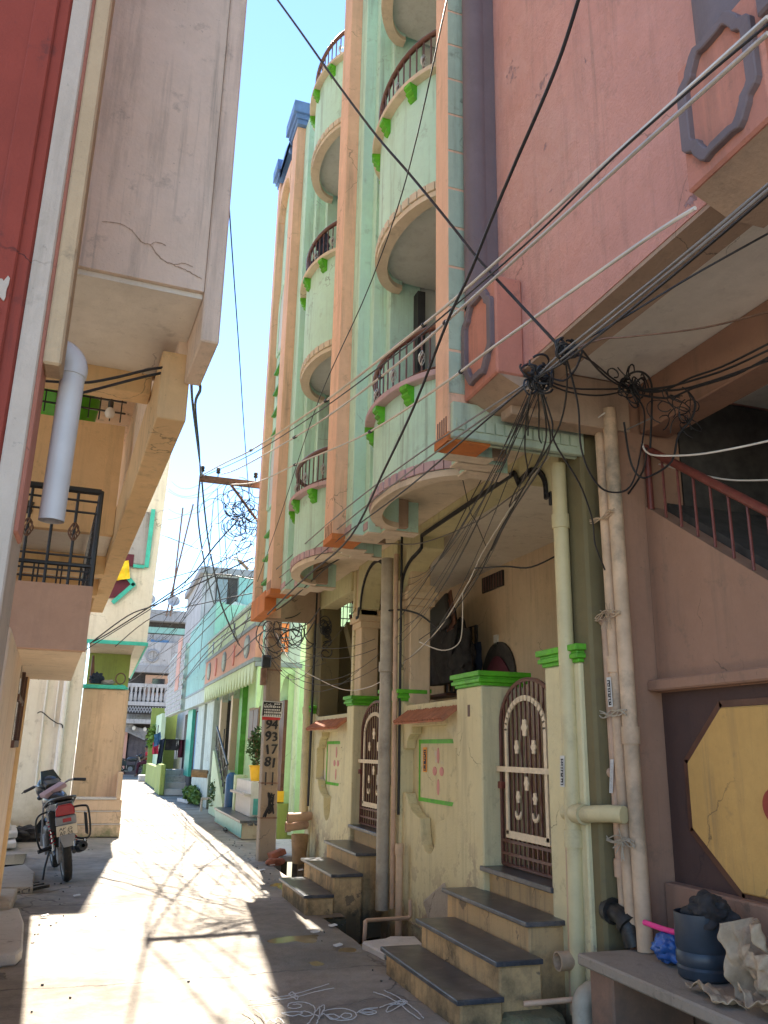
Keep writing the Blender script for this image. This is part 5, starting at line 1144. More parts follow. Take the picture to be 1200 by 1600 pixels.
# ================================================================ FARTHER HOUSES ON THE RIGHT
G2 = thing('green_house', 'light green house with a salmon balcony band and scalloped awning behind the pole', 'house', (2.9,18.5,0))
def D(name, mb, m, parent=G2, **k): return ob(name, mb, M[m], parent, **k)
band = D('balcony_band', MB().box((2.55,15.0,3.09),(2.68,22.6,3.66)), 'salmon'); D('parapet', MB().box((2.58,15.0,3.74),(2.70,22.6,4.16)), 'greenlight')
D('grey_trim', MB().box((2.53,14.98,3.661),(2.70,22.62,3.739)), 'greyblue'); D('grey_trim', MB().box((2.53,14.98,3.02),(2.70,22.62,3.089)), 'greyblue'); D('coping', MB().box((2.54,14.98,4.161),(2.74,22.6,4.22)), 'cyanwhite')
for i, y in enumerate((15.9,17.6,19.0,20.4,21.7)):
    m = MB().prism(arc(y, 3.375, .30 if i % 2 == 0 else .14, .22, 0, 345, 23), 'x', 2.525, 2.551); ob('oval_motif', m, M['flowerpink' if i % 2 else 'greyblue'], band)
    if i % 2 == 0: ob('oval_motif', MB().prism(arc(y, 3.375, .20, .16, 0, 345, 23), 'x', 2.515, 2.526), M['cyanwhite'], band)
for i in range(20):
    y = 15.1+.375*i; D('scallop', MB().prism([(y,3.02),(y+.36,3.02),(y+.34,2.86),(y+.26,2.70),(y+.18,2.63),(y+.10,2.70),(y+.02,2.86)], 'x', 2.56, 2.60), 'greenlight')
for i, y in enumerate((16.3,17.9,19.9,21.4)): ob('planter_motif', MB().box((2.565,y,3.80),(2.581,y+.16,4.10)), M['iron_black' if i % 2 else 'cyanwhite'], band)
D('balcony_slab', MB().box((2.69,14.9,2.92),(8,22.6,3.08)), 'greenlight')
D('upper_block', MB().box((3.9,15.0,3.09),(8,22.6,4.3)), 'greenlight')
D('front_wall', MB().prism([(14.9,0),(19.3,0),(19.3,2.919),(14.9,2.919)], 'x', 3.18, 3.35), 'greenhouse'); D('deep_jamb', MB().box((3.06,19.301,.4),(3.4,19.75,2.919)), 'greendeep')
D('porch_back', MB().box((4.0,19.0,0),(4.1,22.6,2.919)), 'dark'); D('porch_floor', MB().box((2.95,19.8,0),(4.0,22.6,1.02)), 'greenlight')
w1 = D('window', MB().box((3.155,17.6,1.66),(3.179,18.85,2.36)), 'woodlight'); ob('shutter', MB().box((3.145,17.68,1.72),(3.154,18.2,2.30)), M['wood'], w1); ob('shutter', MB().box((3.145,18.25,1.72),(3.154,18.77,2.30)), M['wood'], w1)
for y in (20.0,21.9):
    D('porch_column', MB().box((2.95,y,1.021),(3.1,y+.28,2.70)), 'cream'); D('column_arch', MB().prism([(y-.25,2.919)]+arc(y+.14,2.62,.36,.30,180,0,10)+[(y+.53,2.919)], 'x', 2.93, 3.08), 'cyanwhite')
# end wall facing the camera: arches below, orange grille window above
D('end_parapet', MB().box((2.70,14.86,3.0),(3.36,14.98,4.22)), 'cyanwhite')
og = D('grille_window', MB().box((2.80,14.83,3.18),(3.14,14.859,3.72)), 'orangepanel')
gm = MB()
for x in (2.80,2.90,2.92,3.12): gm.box((x,14.81,3.16),(x+.02,14.829,3.74))
for z in (3.17,3.44,3.71): gm.box((2.80,14.812,z),(3.14,14.828,z+.02))
for x, z in ((3.03,3.58),(3.01,3.30)):
    for k in range(3): gm.obox((x,14.82,z), (.05*math.cos(k*1.05),0,.05*math.sin(k*1.05)), (0,.006,0), (-.012*math.sin(k*1.05),0,.012*math.cos(k*1.05)))
ob('grille', gm, M['greyblue'], og)
D('end_arch', MB().prism([(2.60,2.919),(2.60,2.2),(2.66,2.2)]+arc(2.83,2.45,.15,.36,180,0,12)+[(2.99,2.2),(3.02,2.2)]+[(3.02,2.45)]+arc(3.19,2.45,.15,.36,180,0,12)[1:]+[(3.38,2.2),(3.38,2.919)], 'y', 14.86, 15.0), 'greenhouse')
D('end_beam', MB().box((2.56,14.84,2.92),(3.40,14.999,2.999)), 'greyblue')
D('end_post', MB().box((3.36,14.85,0),(3.56,15.0,3.0)), 'greenhouse'); D('end_wall', MB().box((3.36,15.3,0),(5,15.45,2.91)), 'greenlight')
D('side_door', MB().box((3.12,14.9,.75),(3.179,15.5,2.35)), 'wood'); D('yellow_step', MB().box((3.06,14.85,.62),(3.18,15.6,.80)), 'yellowplastic'); D('green_base', MB().box((3.08,14.8,0),(3.36,15.2,.6)), 'limewall')
pipe('drain_pipe', 'light green downpipe at the near corner of the green house', [(3.30,14.75,2.9),(3.30,14.75,.1)], .05, 'greenlight', n=10)
# brown tiled steps with green stringer and black railing
s2 = thing('tiled_steps', 'brown tiled porch steps with a green sloping stringer', 'steps', (3.0,20,0))
for i in range(6):
    o = ob('step', MB().box((2.86,19.0+.30*i,0),(3.3,19.3+.30*i if i < 5 else 21.0,.17*(i+1))), M['browntile'], s2); ob('nosing', MB().box((2.85,18.985+.30*i,.17*(i+1)),(3.3,19.03+.30*i,.17*(i+1)+.012)), M['lightcloth'], o)
ob('stringer', MB().prism([(19.0,0),(21.2,0),(21.2,1.45),(20.9,1.40),(19.0,.35)], 'x', 2.72, 2.855), M['greenlight'], s2)
g = MB()
for i in range(9): g.tube([(2.78,19.05+.26*i,.40+.135*i),(2.78,19.05+.26*i,1.15+.10*i)], .014, 5)
g.tube([(2.78,19.0,1.15),(2.78,21.2,2.0)], .025, 6); g.tube([(2.78,19.0,.5),(2.78,21.2,1.55)], .014, 5)
for i in range(4): g.tube([(2.78,19.2+.5*i+.12*math.cos(rad(a)),.95+.22*i+.16*math.sin(rad(a))) for a in range(0,360,40)], .012, 5, closed=True)
g.tube([(2.95,21.1,1.02),(2.95,21.1,1.95),(3.25,21.1,1.95),(3.25,21.1,1.02)], .016, 5); g.tube([(3.1,21.1,1.9),(3.18,21.1,1.5),(3.1,21.1,1.1),(3.02,21.1,1.5),(3.1,21.1,1.9)], .012, 5)
ob('railing', g, M['iron_black'], s2)
pf = thing('porch_platform', 'low teal tiled platform with a white ledge in front of the green house', 'platform', (2.8,17,0))
ob('base', MB().box((2.54,15.2,0),(3.17,18.6,.26)), M['stonetan'], pf); ob('teal_tiles', MB().box((2.53,15.19,.02),(2.539,18.6,.24)), M['tealtile'], pf); ob('top', MB().box((2.50,15.16,.261),(3.17,18.6,.30)), M['granite'], pf)
ob('ledge', MB().box((2.78,15.9,.302),(3.17,17.6,.92)), M['poster_white'], pf, bevel=.01); ob('teal_panel', MB().box((2.84,15.88,.34),(3.15,15.899,.62)), M['tealtile'], pf); ob('green_post', MB().box((2.76,17.62,.302),(3.0,17.85,.98)), M['greenlight'], pf); ob('ledge_shelf', MB().box((2.66,15.86,.66),(2.78,17.6,.70)), M['stone'], pf)
fp = thing('potted_plant', 'bushy potted plant in a yellow tub on the white ledge', 'plant', (2.95,16.2,.92))
ob('pot', MB().lathe([(0,0),(.13,0),(.17,.26),(.185,.265),(.18,.28),(.15,.24),(.14,.2),(0,.2)], (2.95,16.2,.92), 18), M['yellowplastic'], fp, smooth=40)
def leaves(c, r, n, seed, sz):
    m = MB(); rr = random.Random(seed)
    for _ in range(n):
        d = V((rr.gauss(0,1), rr.gauss(0,1), rr.gauss(0,1))); d.normalize(); p = V(c)+V((d.x*r[0], d.y*r[1], d.z*r[2]))*rr.random()**.4
        a = V((rr.gauss(0,1), rr.gauss(0,1), rr.gauss(0,.6))).normalized(); b = a.cross(V((rr.gauss(0,1), rr.gauss(0,1), 1))).normalized(); s_ = sz*rr.uniform(.6,1.3)
        m.add([p-a*s_, p+b*s_*.4, p+a*s_, p-b*s_*.4+V((0,0,-.2*s_))], [(0,1,2),(0,2,3)])
    return m
ob('foliage', leaves((2.93,16.2,1.55), (.22,.25,.36), 420, 3, .06), M['leaf'], fp)
sm_ = MB(); rr = random.Random(9)
for _ in range(9): sm_.tube([(2.95+rr.uniform(-.06,.06),16.2+rr.uniform(-.06,.06),1.14),(2.93+rr.uniform(-.15,.15),16.2+rr.uniform(-.15,.15),1.75)], .009, 5)
ob('stems', sm_, M['woodlight'], fp)
dr = thing('blue_cylinder', 'tall blue gas cylinder standing beside the tiled steps', 'cylinder', (2.88,18.85,0))
ob('body', MB().lathe([(0,.12),(.11,.12),(.125,.16),(.125,.86),(.10,.95),(.04,1.0),(0,1.0)], (2.86,18.80,0), 20), M['blueplastic'], dr, smooth=50); ob('stand', MB().box((2.74,18.69,0),(2.98,18.92,.12)), M['brick'], dr)
for i, (px, py) in enumerate(((352,1297),(391,1288))):
    c = onZ(px, py, .02) if i == 0 else onZ(px, py, .31); q = MB()
    for k in (0, .11): q.prism(blob(c.x+k, c.y-.06*k, .045, .12, 0, 2, 18, .1), 'z', c.z-.012, c.z+.012); q.tube([(c.x+k-.04,c.y,c.z+.01),(c.x+k,c.y+.05,c.z+.05),(c.x+k+.04,c.y,c.z+.01)], .008, 5)
    ob('sandals', q, M['castiron'], label=('dark pair of sandals on the shaded cement before the platform','dark pair of sandals left on the teal tiled platform')[i], cat='sandals', group='sandals by the platform')
# cyan house
CY_ = thing('cyan_house', 'pale cyan house with white pillars and blue doors beyond the green house', 'house', (3,27,0))
def Cq(name, mb, m, parent=CY_, **k): return ob(name, mb, M[m], parent, **k)
Cq('upper_wall', MB().box((2.72,22.7,3.1),(2.95,29.5,5.35)), 'cyan'); Cq('upper_block', MB().box((2.96,22.7,3.1),(8,33,5.3)), 'cyan'); Cq('upper_foot', MB().box((2.72,22.7,2.72),(2.92,29.4,3.099)), 'cyanwhite'); Cq('underside_trim', MB().box((2.70,22.68,3.08),(2.719,29.5,3.14)), 'greyblue')
bw = Cq('brick_facing', MB().box((2.60,29.6,2.7),(2.80,36.5,5.0)), 'cyanwhite'); src = unit_box(); src.materials.append(M['farwhite'])
for r_ in range(13):
    for c_ in range(8):
        inst('brick', src, bw, Matrix.Translation(V((2.595, 29.9+.86*c_+(.4 if r_ % 2 else 0), 2.82+.17*r_))-OFF[CY_.name]) @ Matrix.Diagonal((.03,.78,.13,1)))
Cq('pink_window_jamb', MB().box((2.56,31.0,3.5),(2.60,32.4,5.4)), 'salmon'); Cq('green_window', MB().box((2.575,31.2,3.7),(2.592,32.2,5.0)), 'greendeep')
for y0, y1 in ((22.75,24.2),(24.9,26.4)): Cq('white_pillar', MB().box((2.86,y0,0),(3.15,y1,2.719)), 'cyanwhite', bevel=.015)
Cq('base_wall', MB().box((2.84,22.7,0),(2.859,26.6,.85)), 'cyanwhite'); Cq('dark_gap_sheet', MB().box((3.2,22.7,0),(3.4,34,2.72)), 'dark')
Cq('blue_door', MB().box((3.0,26.9,.6),(3.1,28.0,2.6)), 'bluedoor'); Cq('teal_door', MB().box((2.9,28.4,.6),(3.0,29.9,2.71)), 'tealdoor')
Cq('blue_curtain', MB().box((3.12,24.3,.9),(3.19,24.8,2.4)), 'bluecloth')
cs_ = thing('grey_steps', 'grey stone steps with a low parapet before the blue and teal doors', 'steps', (2.6,29.5,0))
for i in range(4): ob('step', MB().box((2.25,29.0+.35*i,0),(2.95,31,.19*(i+1))), M['stone'], cs_)
for x in (2.12,2.22): pass
ob('parapet', MB().box((2.08,28.9,0),(2.24,31.2,.95)), M['limewall'], cs_, bevel=.02)
wd = thing('weeds', 'green weeds growing at the foot of the cyan house', 'plants', (2.75,25,0), kind='stuff')
ob('weed_leaves', leaves((2.72,25.0,.22), (.22,1.6,.24), 900, 5, .09), M['grass'], wd)
ob('log', MB().tube([(2.45,23.0,.86),(2.85,22.9,.84)], .10, 12), M['woodlight'], label='thick weathered log jutting out below the white pillars', cat='log')
for i, (px, py, lab) in enumerate(((300,1251,'grey flat stone slab lying before the weeds'),(322,1243,'thin grey slab leaning near the green stringer'))):
    c = onZ(px, py, .05); ob('stone_slab', MB().obox(c, (.28,.05,0), (-.1,.5,0), (0,0,.05)), M['stone'], bevel=.01, label=lab, cat='slab')
ob('bent_pipe', MB().tube([(2.52,21.0,.05),(2.52,21.0,.34),(2.95,20.9,.34)], .035, 8), M['stone'], label='pale pipe rail before the green stringer', cat='pipe')
ob('thin_bush', leaves((2.72,20.6,.5), (.10,.5,.3), 120, 8, .07), M['leaf'], label='dark twiggy shrub beside the green stringer', cat='shrub')
# tall weathered building behind
TB = thing('weathered_building', 'tall weathered grey building rising behind the cyan house roof', 'building', (5,38,0))
def T(name, mb, m, parent=TB, **k): return ob(name, mb, M[m], parent, **k)
T('wall', MB().box((3.75,37,0),(9,44,9.0)), 'farwhite'); T('roof_slab', MB().box((3.6,36.8,9.0),(9.2,44.2,9.3)), 'fargrey')
wv_ = T('window', MB().box((4.35,36.95,7.6),(5.3,37.05,8.9)), 'dark'); ob('shutter', MB().box((4.4,36.9,7.7),(4.85,36.949,8.8)), M['greyblue'], wv_)
T('blue_wall', MB().box((5.35,36.9,6.0),(6.6,36.99,8.95)), 'cyan'); T('stair_wall', MB().prism([(3.75,4.5),(6,4.5),(6,7.6),(5.2,7.8),(4.4,7.0)], 'y', 36.7, 36.89), 'cyanwhite')
# row at the end of the lane
FB = thing('end_house', 'white balcony house closing the far end of the lane over a dark sheet gate', 'house', (2.4,50.5,0))
def E_(name, mb, m, parent=FB, **k): return ob(name, mb, M[m], parent, **k)
E_('wall', MB().box((.8,50.6,0),(7,56,7.9)), 'farwhite'); E_('roof_slab', MB().box((.9,49.9,8.6),(6,56,9.25)), 'fargrey'); E_('teal_band', MB().box((1.0,50.5,7.95),(6,50.599,8.3)), 'cyan'); E_('open_top', MB().box((1.0,50.61,7.9),(6,56,8.6)), 'dark')
E_('parapet', MB().box((1.2,49.9,6.0),(4.2,50.1,7.35)), 'farwhite'); E_('blue_cover', MB().box((2.4,50.0,7.36),(3.4,50.3,7.5)), 'bluedoor')
E_('ring_motif', MB().tube([(2.55+.32*math.cos(rad(a)),49.85,6.55+.32*math.sin(rad(a))) for a in range(0,360,20)], .07, 6, closed=True), 'fargrey', smooth=50)
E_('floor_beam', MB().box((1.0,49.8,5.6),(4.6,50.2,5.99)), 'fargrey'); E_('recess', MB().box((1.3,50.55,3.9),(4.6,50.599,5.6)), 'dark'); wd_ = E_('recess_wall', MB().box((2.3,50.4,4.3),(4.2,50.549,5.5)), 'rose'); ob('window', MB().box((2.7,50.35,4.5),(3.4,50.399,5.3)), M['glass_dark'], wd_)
bl = E_('balustrade', MB().box((1.2,49.7,4.75),(4.6,49.9,4.95)), 'farwhite'); bsrc = mesh_of('baluster', MB().lathe([(.06,0),(.11,.12),(.09,.35),(.05,.55),(.09,.8)], (0,0,0), 10), 50); bsrc.materials.append(M['farwhite'])
for i in range(14): inst('baluster', bsrc, bl, Matrix.Translation(V((1.35+.235*i,49.8,3.95))-OFF[FB.name]))
E_('balcony_slab', MB().box((1.1,49.6,3.72),(4.7,50.599,3.94)), 'farwhite')
lt = MB()
for i in range(22):
    lt.obox((1.2+.155*i,49.65,3.5), (.10,0,.17), (0,.02,0), (-.022,0,.013)); lt.obox((1.2+.155*i,49.62,3.5), (.10,0,-.17), (0,.008,0), (.022,0,.013))
E_('lattice_band', lt, 'fargrey'); E_('lattice_back', MB().box((1.1,49.7,3.25),(4.7,49.8,3.71)), 'dark'); E_('sunshade', MB().box((1.0,48.9,2.72),(4.0,50.59,2.95)), 'farwhite')
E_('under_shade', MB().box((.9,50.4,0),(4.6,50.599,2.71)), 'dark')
gt = E_('sheet_gate', MB().box((1.7,50.1,.0),(3.4,50.2,2.45)), 'gatemetal')
for i in range(7): ob('gate_rib', MB().box((1.75+.26*i,50.06,.05),(1.79+.26*i,50.099,2.4)), M['gatemetal'], gt)
E_('red_post', MB().box((1.42,49.9,0),(1.62,50.1,2.7)), 'salmon'); E_('side_wall', MB().box((.6,49.9,0),(1.3,50.1,2.7)), 'cyanwhite')
E_('cloth_awning', sheet((1.95,49.6,2.35), (1.3,0,-.5), (.1,.1,.5), 14, 8, 3.3, .2, .05), 'fargrey', smooth=60)
for i, (x, z) in enumerate(((1.9,2.6),(2.5,2.55),(3.1,2.6))): E_('lamp', MB().ell((x,49.5,z-.12), (.1,.1,.12), 10, 7), 'socket', smooth=60)
for i, x in enumerate((2.05,3.45)):
    dsh = thing('dish_antenna', ('left round dish antenna on the far roof parapet','right round dish antenna on the far roof parapet')[i], 'dish antenna', (x,49.9,9.25), 'dish antennas on the far roof')
    ob('dish', MB().lathe([(0,0),(.2,.03),(.36,.12)], (x,49.8,9.75), 18, (V((1,0,0)),V((0,.4,.9)).normalized(),V((0,-.9,.4)).normalized())), M['farwhite'], dsh, smooth=60); ob('mast', MB().tube([(x,49.9,9.25),(x,49.85,9.75)], .03, 6), M['rust'], dsh)
for i, (x, y, h_, dx_) in enumerate(((3.35,49.9,15.6,.15),(3.1,49.9,15.9,1.0))):
    ob('antenna_mast', MB().tube([(x,y,8.9),(x+dx_,y,h_)], .05, 6), M['rust'], label=('upright thin steel mast on the far roof','slanting thin steel mast on the far roof')[i], cat='mast', group='masts on the far roof')
GW = thing('lime_house', 'small lime green house front with a creeper before the sheet gate', 'house', (3.3,43,0))
ob('wall', MB().box((2.75,40.5,0),(2.95,44.5,3.0)), M['greenlight'], GW); ob('end_wall', MB().box((2.5,44.51,0),(4,44.7,3.4)), M['limewall'], GW); wq = ob('window', MB().box((2.74,42,1.9),(2.749,42.6,2.5)), M['dark'], GW); ob('grille', MB().box((2.73,42.27,1.9),(2.739,42.33,2.5)), M['iron_black'], wq)
ob('creeper', leaves((2.62,44.0,2.0), (.3,.4,.6), 300, 12, .12), M['leaf2'], label='bright green creeper hanging beside the sheet gate', cat='plant')
ob('seat_block', MB().box((2.40,45.6,0),(2.95,47.2,.62)), M['limewall'], bevel=.02, label='lime painted block that the person in red sits on', cat='seat')
ob('cement_block', MB().box((1.98,40.2,0),(2.45,41.2,.26)), M['stone'], bevel=.02, label='pale cement block at the far right edge of the lane', cat='block')
ob('low_parapet', MB().box((2.2,33,0),(2.4,39.5,.8)), M['limewall'], bevel=.02, label='low lime plastered parapet running past the cement block', cat='parapet')
lr = thing('laundry_rail', 'railing draped with dark jeans and coloured washing by the grey steps', 'laundry', (2.3,31.3,.8))
ob('rail', MB().tube([(2.15,30.9,.9),(2.15,30.9,1.75),(2.95,31.0,1.75),(2.95,31.0,.8)], .025, 6), M['iron_black'], lr)
for i, (c, U, W_, m_) in enumerate((((2.16,30.7,1.35),(.22,.1,.1),(.06,0,.85),'navycloth'),((2.02,31.0,1.75),(.22,.1,.1),(0,0,.42),'bluedoor'),((2.0,31.2,1.45),(.2,.1,0),(0,0,.4),'redcloth'),((2.55,31.0,1.58),(.5,0,0),(0,0,.38),'blackcloth'),((2.85,31.0,1.45),(.18,0,0),(0,0,.6),'maroon'),((2.70,31.0,1.45),(.12,0,0),(0,0,.7),'lightcloth'))): ob('garment', sheet(c, U, W_, 8, 10, i*1.7, .05, .04), M[m_], lr, smooth=60)

# ================================================================ SEATED PERSON (far end)
def skin_mesh(name, verts, edges, m, parent, sub=2):
    me = bpy.data.meshes.new(name); me.from_pydata([v[:3] for v in verts], edges, []); o = bpy.data.objects.new(name, me); COL.objects.link(o); o.parent = parent
    mo = o.modifiers.new('skin', 'SKIN'); mo.use_smooth_shade = True
    for i, v in enumerate(verts): me.skin_vertices[0].data[i].radius = (v[3], v[4] if len(v) > 4 else v[3])
    me.skin_vertices[0].data[0].use_root = True
    s_ = o.modifiers.new('sub', 'SUBSURF'); s_.levels = sub; s_.render_levels = sub; me.materials.append(m); return o
pe = thing('person', 'person in a red shirt and dark trousers sitting sideways on a low block', 'person', (2.62,46.4,0), local=True)
# faces -X; pelvis on the block (z .62)
body = [(0,0,.72,.13,.11),(-.03,0,.95,.12,.10),(-.06,0,1.16,.14,.10),(-.07,0,1.28,.06),(-.10,0,1.36,.075),(-.115,0,1.46,.085),(-.11,0,1.53,.055),
        (-.05,-.17,1.18,.055),(-.10,-.20,.95,.045),(-.32,-.14,.82,.036),(-.40,-.12,.80,.03),(-.05,.17,1.18,.055),(-.10,.20,.95,.045),(-.32,.14,.82,.036),(-.40,.12,.80,.03),
        (-.10,-.10,.70,.085),(-.44,-.12,.66,.065),(-.47,-.12,.30,.045),(-.48,-.12,.06,.035),(-.60,-.12,.035,.03),(-.10,.10,.70,.085),(-.44,.12,.66,.065),(-.47,.12,.30,.045),(-.48,.12,.06,.035),(-.60,.12,.035,.03)]
ed = [(0,1),(1,2),(2,3),(3,4),(4,5),(5,6),(2,7),(7,8),(8,9),(9,10),(2,11),(11,12),(12,13),(13,14),(0,15),(15,16),(16,17),(17,18),(18,19),(0,20),(20,21),(21,22),(22,23),(23,24)]
skin_mesh('body', body, ed, M['skin'], pe)
skin_mesh('shirt', [(0,0,.72,.15,.13),(-.03,0,.95,.14,.12),(-.06,0,1.14,.155,.115),(-.07,0,1.24,.08),(-.05,-.17,1.18,.075),(-.08,-.19,1.02,.065),(-.05,.17,1.18,.075),(-.08,.19,1.02,.065)], [(0,1),(1,2),(2,3),(2,4),(4,5),(2,6),(6,7)], M['shirt'], pe)
skin_mesh('trousers', [(0,0,.72,.155,.14),(-.10,-.10,.70,.105),(-.44,-.12,.66,.082),(-.47,-.12,.32,.065),(-.48,-.12,.14,.06),(-.10,.10,.70,.105),(-.44,.12,.66,.082),(-.47,.12,.32,.065),(-.48,.12,.14,.06)], [(0,1),(1,2),(2,3),(3,4),(0,5),(5,6),(6,7),(7,8)], M['maroon'], pe)
ob('hair', MB().ell((-.095,0,1.495), (.098,.09,.095), 14, 9), M['hair'], pe, smooth=60)

# ================================================================ OVERHEAD CABLES
FWD = (ROT @ V((0,0,-1)))
def cpath(px, P0, P1, n=5):
    "follow the photographed line; depth runs evenly between the two real end points"
    q = crom(px, n); L_ = [0]
    for a_, b_ in zip(q, q[1:]): L_.append(L_[-1]+math.hypot(b_[0]-a_[0], b_[1]-a_[1]))
    d0 = (V(P0)-EYE).dot(FWD); d1 = (V(P1)-EYE).dot(FWD); out = []
    for (x, y), l in zip(q, L_):
        s_ = l/L_[-1]; d = 1/((1-s_)/d0+s_/d1); r = ray((x, y)); out.append(EYE+r*(d/r.dot(FWD)))
    return out
def cable(label, px, P0, P1, r, m='cable', group=None, name='overhead_cable', n=5, sides=6):
    return ob(name, MB().tube(cpath(px, P0, P1, n), r, sides), M[m], smooth=60, label=label, cat='cable', group=group)
GC = 'long cables running from the pole along the green building'
Y12 = 12.22
# three pale insulated service lines
for i, (lab, px, X1) in enumerate((('uppermost pale insulated line from the cross arm past the pink house', [(313,744),(354,722),(400,699),(508,627),(636,528),(740,441),(965,238),(1200,27)], 1.72),
    ('middle pale insulated line running just under the uppermost one', [(346,741),(385,726),(510,652),(640,553),(740,464),(965,262),(1200,52)], 1.76),
    ('lowest pale insulated line ending on the pink house wall', [(360,757),(405,752),(470,722),(577,675),(700,595),(778,537),(1000,380),(1086,325)], 1.95))):
    c = cable(lab, px, onY(*px[0], Y12), onX(*px[-1], X1), .009, 'cable_white', 'pale insulated lines')
    for j, f_ in enumerate((.28,.45,.62)):
        q = cpath(px, onY(*px[0], Y12), onX(*px[-1], X1), 8); k = int(f_*(len(q)-2)); ob('cable_clip', MB().tube([q[k], q[k].lerp(q[k+1], .22)], .016, 7), M['cable'], c, smooth=50)
cable('thin black messenger wire twisted along the uppermost pale line', [(313,746),(400,706),(508,636),(636,540),(745,448),(850,355),(965,240),(1090,130),(1200,38)], onY(313,746,Y12), onX(1200,38,1.70), .005, 'cable', GC)
cable('thick black cable slanting down from the sky to the pink soffit corner', [(428,-8),(470,50),(528,132),(589,213),(640,272),(700,345),(745,402),(800,462),(882,550)], onY(428,-8,5.2), onX(882,550,1.98), .008)
cable('black cable hanging from the top right across the purple column to the pole', [(906,-8),(880,75),(850,152),(805,255),(765,350),(735,425),(700,500),(650,628),(600,735),(548,838),(480,900),(418,960)], onX(906,-8,1.45), onY(418,960,8.2), .008, 'cable', GC)
cable('lone thin wire crossing the sky beside the peach house', [(340,-8),(350,150),(358,320),(373,540),(380,650),(388,760),(392,800)], onY(340,-8,4.2), onY(392,800,Y12), .006)
cable('thin wire slanting over the green balconies', [(700,-8),(640,260),(580,440),(500,620),(440,800),(400,915)], onX(700,-8,1.2), onY(400,915,12.0), .004, 'cable', GC)
HB = Lw(.035,.57,3.62)
hb_px = (299,571)
def seg(lab, px, A, B, r, m='cable', g=None): return cable(lab, px, A, B, r, m, g)
A_ = onY(*hb_px, 4.62)
seg('black looping service cable from the peach house beam to the cross arm tip', [(299,571),(313,605),(305,632),(311,700),(313,743)], A_, onY(313,743,Y12), .011)
seg('second black service cable dropping close beside the looping one', [(299,571),(300,620),(308,690),(315,745)], A_, onY(315,745,Y12), .010)
seg('black cable wandering from the cross arm tip down to the far parapet', [(313,743),(309,800),(316,860),(327,915),(334,942)], onY(313,743,Y12), onY(334,942,19), .016)
seg('black cable from the cross arm down to the salmon balcony band', [(315,745),(320,800),(328,860),(342,925),(346,945),(362,985),(374,1008)], onY(315,745,Y12), onX(374,1008,2.52), .015)
seg('upper black wire crossing below the peach house balcony soffit', [(66,595),(130,598),(180,590),(240,576),(299,571)], onY(66,595,4.3), A_, .008)
seg('lower black wire crossing below the peach house balcony soffit', [(128,614),(170,603),(220,590),(299,572)], onY(128,614,4.4), A_, .008)
pole_end = [((371,814),12.3),((395,870),12.3),((396,905),12.3),((400,880),12.3),((395,850),12.3),((404,925),12.3)]
for i, (px, e) in enumerate((([(145,1003),(175,986),(243,942),(297,902),(337,851),(371,814)],12.3), ([(140,1006),(200,962),(243,945),(310,912),(395,872)],12.3), ([(60,1062),(150,1005),(230,955),(320,900),(396,905)],12.3), ([(246,908),(290,896),(340,880),(395,850)],12.3), ([(252,835),(290,850),(340,868),(400,880)],12.3), ([(180,1010),(243,962),(330,940),(404,925)],12.3))):
    cable(('topmost','second','third','fourth','fifth','lowest')[i]+' wire strung from the white house to the pole', px, onY(*px[0], 15.7), onY(*px[-1], e), .012 if i < 2 else .008, 'cable', 'wires from the white house to the pole')
for i, px in enumerate(([(262,1100),(300,1050),(350,1000),(420,940)],[(255,1085),(310,1020),(380,960),(424,925)],[(268,1090),(330,1010),(380,975),(428,950)],[(290,1110),(345,1050),(395,1000),(428,975)],[(250,1060),(320,985),(400,905),(420,890)])):
    cable(('topmost','second','middle','fourth','lowest')[i]+' wire of the bunch fanning from the far houses to the pole', px, onY(*px[0], 40), onY(*px[-1], 12.3), .012, 'cable', 'wires fanning from the far houses')
H1 = onX(838,588,1.96); H2 = onX(882,549,1.98); H3 = onX(978,604,3.0)
for i, px in enumerate(([(1205,284),(1047,416),(885,545),(838,588),(760,640),(660,705),(540,795),(400,918)], [(1205,292),(1050,422),(890,551),(842,590),(768,645),(670,715),(560,800),(404,930)], [(1205,300),(1052,430),(893,557),(836,592),(750,665),(640,760),(520,850),(408,950)])):
    cable(('upper','middle','lower')[i]+' grey line clipped along the pink soffit edge and on to the pole', px, onX(*px[0], 1.92), onY(*px[-1], 12.3), .006, 'cable_grey' if i < 2 else 'cable', 'lines clipped along the pink soffit')
K = [((882,549),(960,505),(1080,432),(1200,365)),((890,548),(940,530),(985,526),(1100,512),(1205,486)),((885,550),(920,562),(955,590),(978,604)),((908,545),(935,578),(960,598),(980,606)),((842,590),(890,606),(940,608),(976,607)),((840,590),(880,610),(930,618),(975,612)),((850,585),(880,595),(900,575),(910,548))]
KL = ['black cable rising right across the pink soffit','brown sagging cable crossing the pink soffit lower down','upper black cable between the two soffit cable knots','steep black cable dropping to the pipe top knot','slack upper cable from the left soffit knot to the pipe top','slack lower cable from the left soffit knot to the pipe top','short looped cable joining the two soffit knots']
for px, lab in zip(K, KL):
    e0 = {838:H1,842:H1,840:H1,850:H1}.get(px[0][0], H2); e1 = H3 if px[-1][0] < 985 and px[-1][0] > 950 else (H2 if px[-1][0] < 950 else onX(*px[-1], 2.55 if px[-1][1] < 400 else 3.0)); cable(lab, list(px), e0, e1, .0055, 'rust' if 'brown' in lab else 'cable', 'cables under the pink soffit')
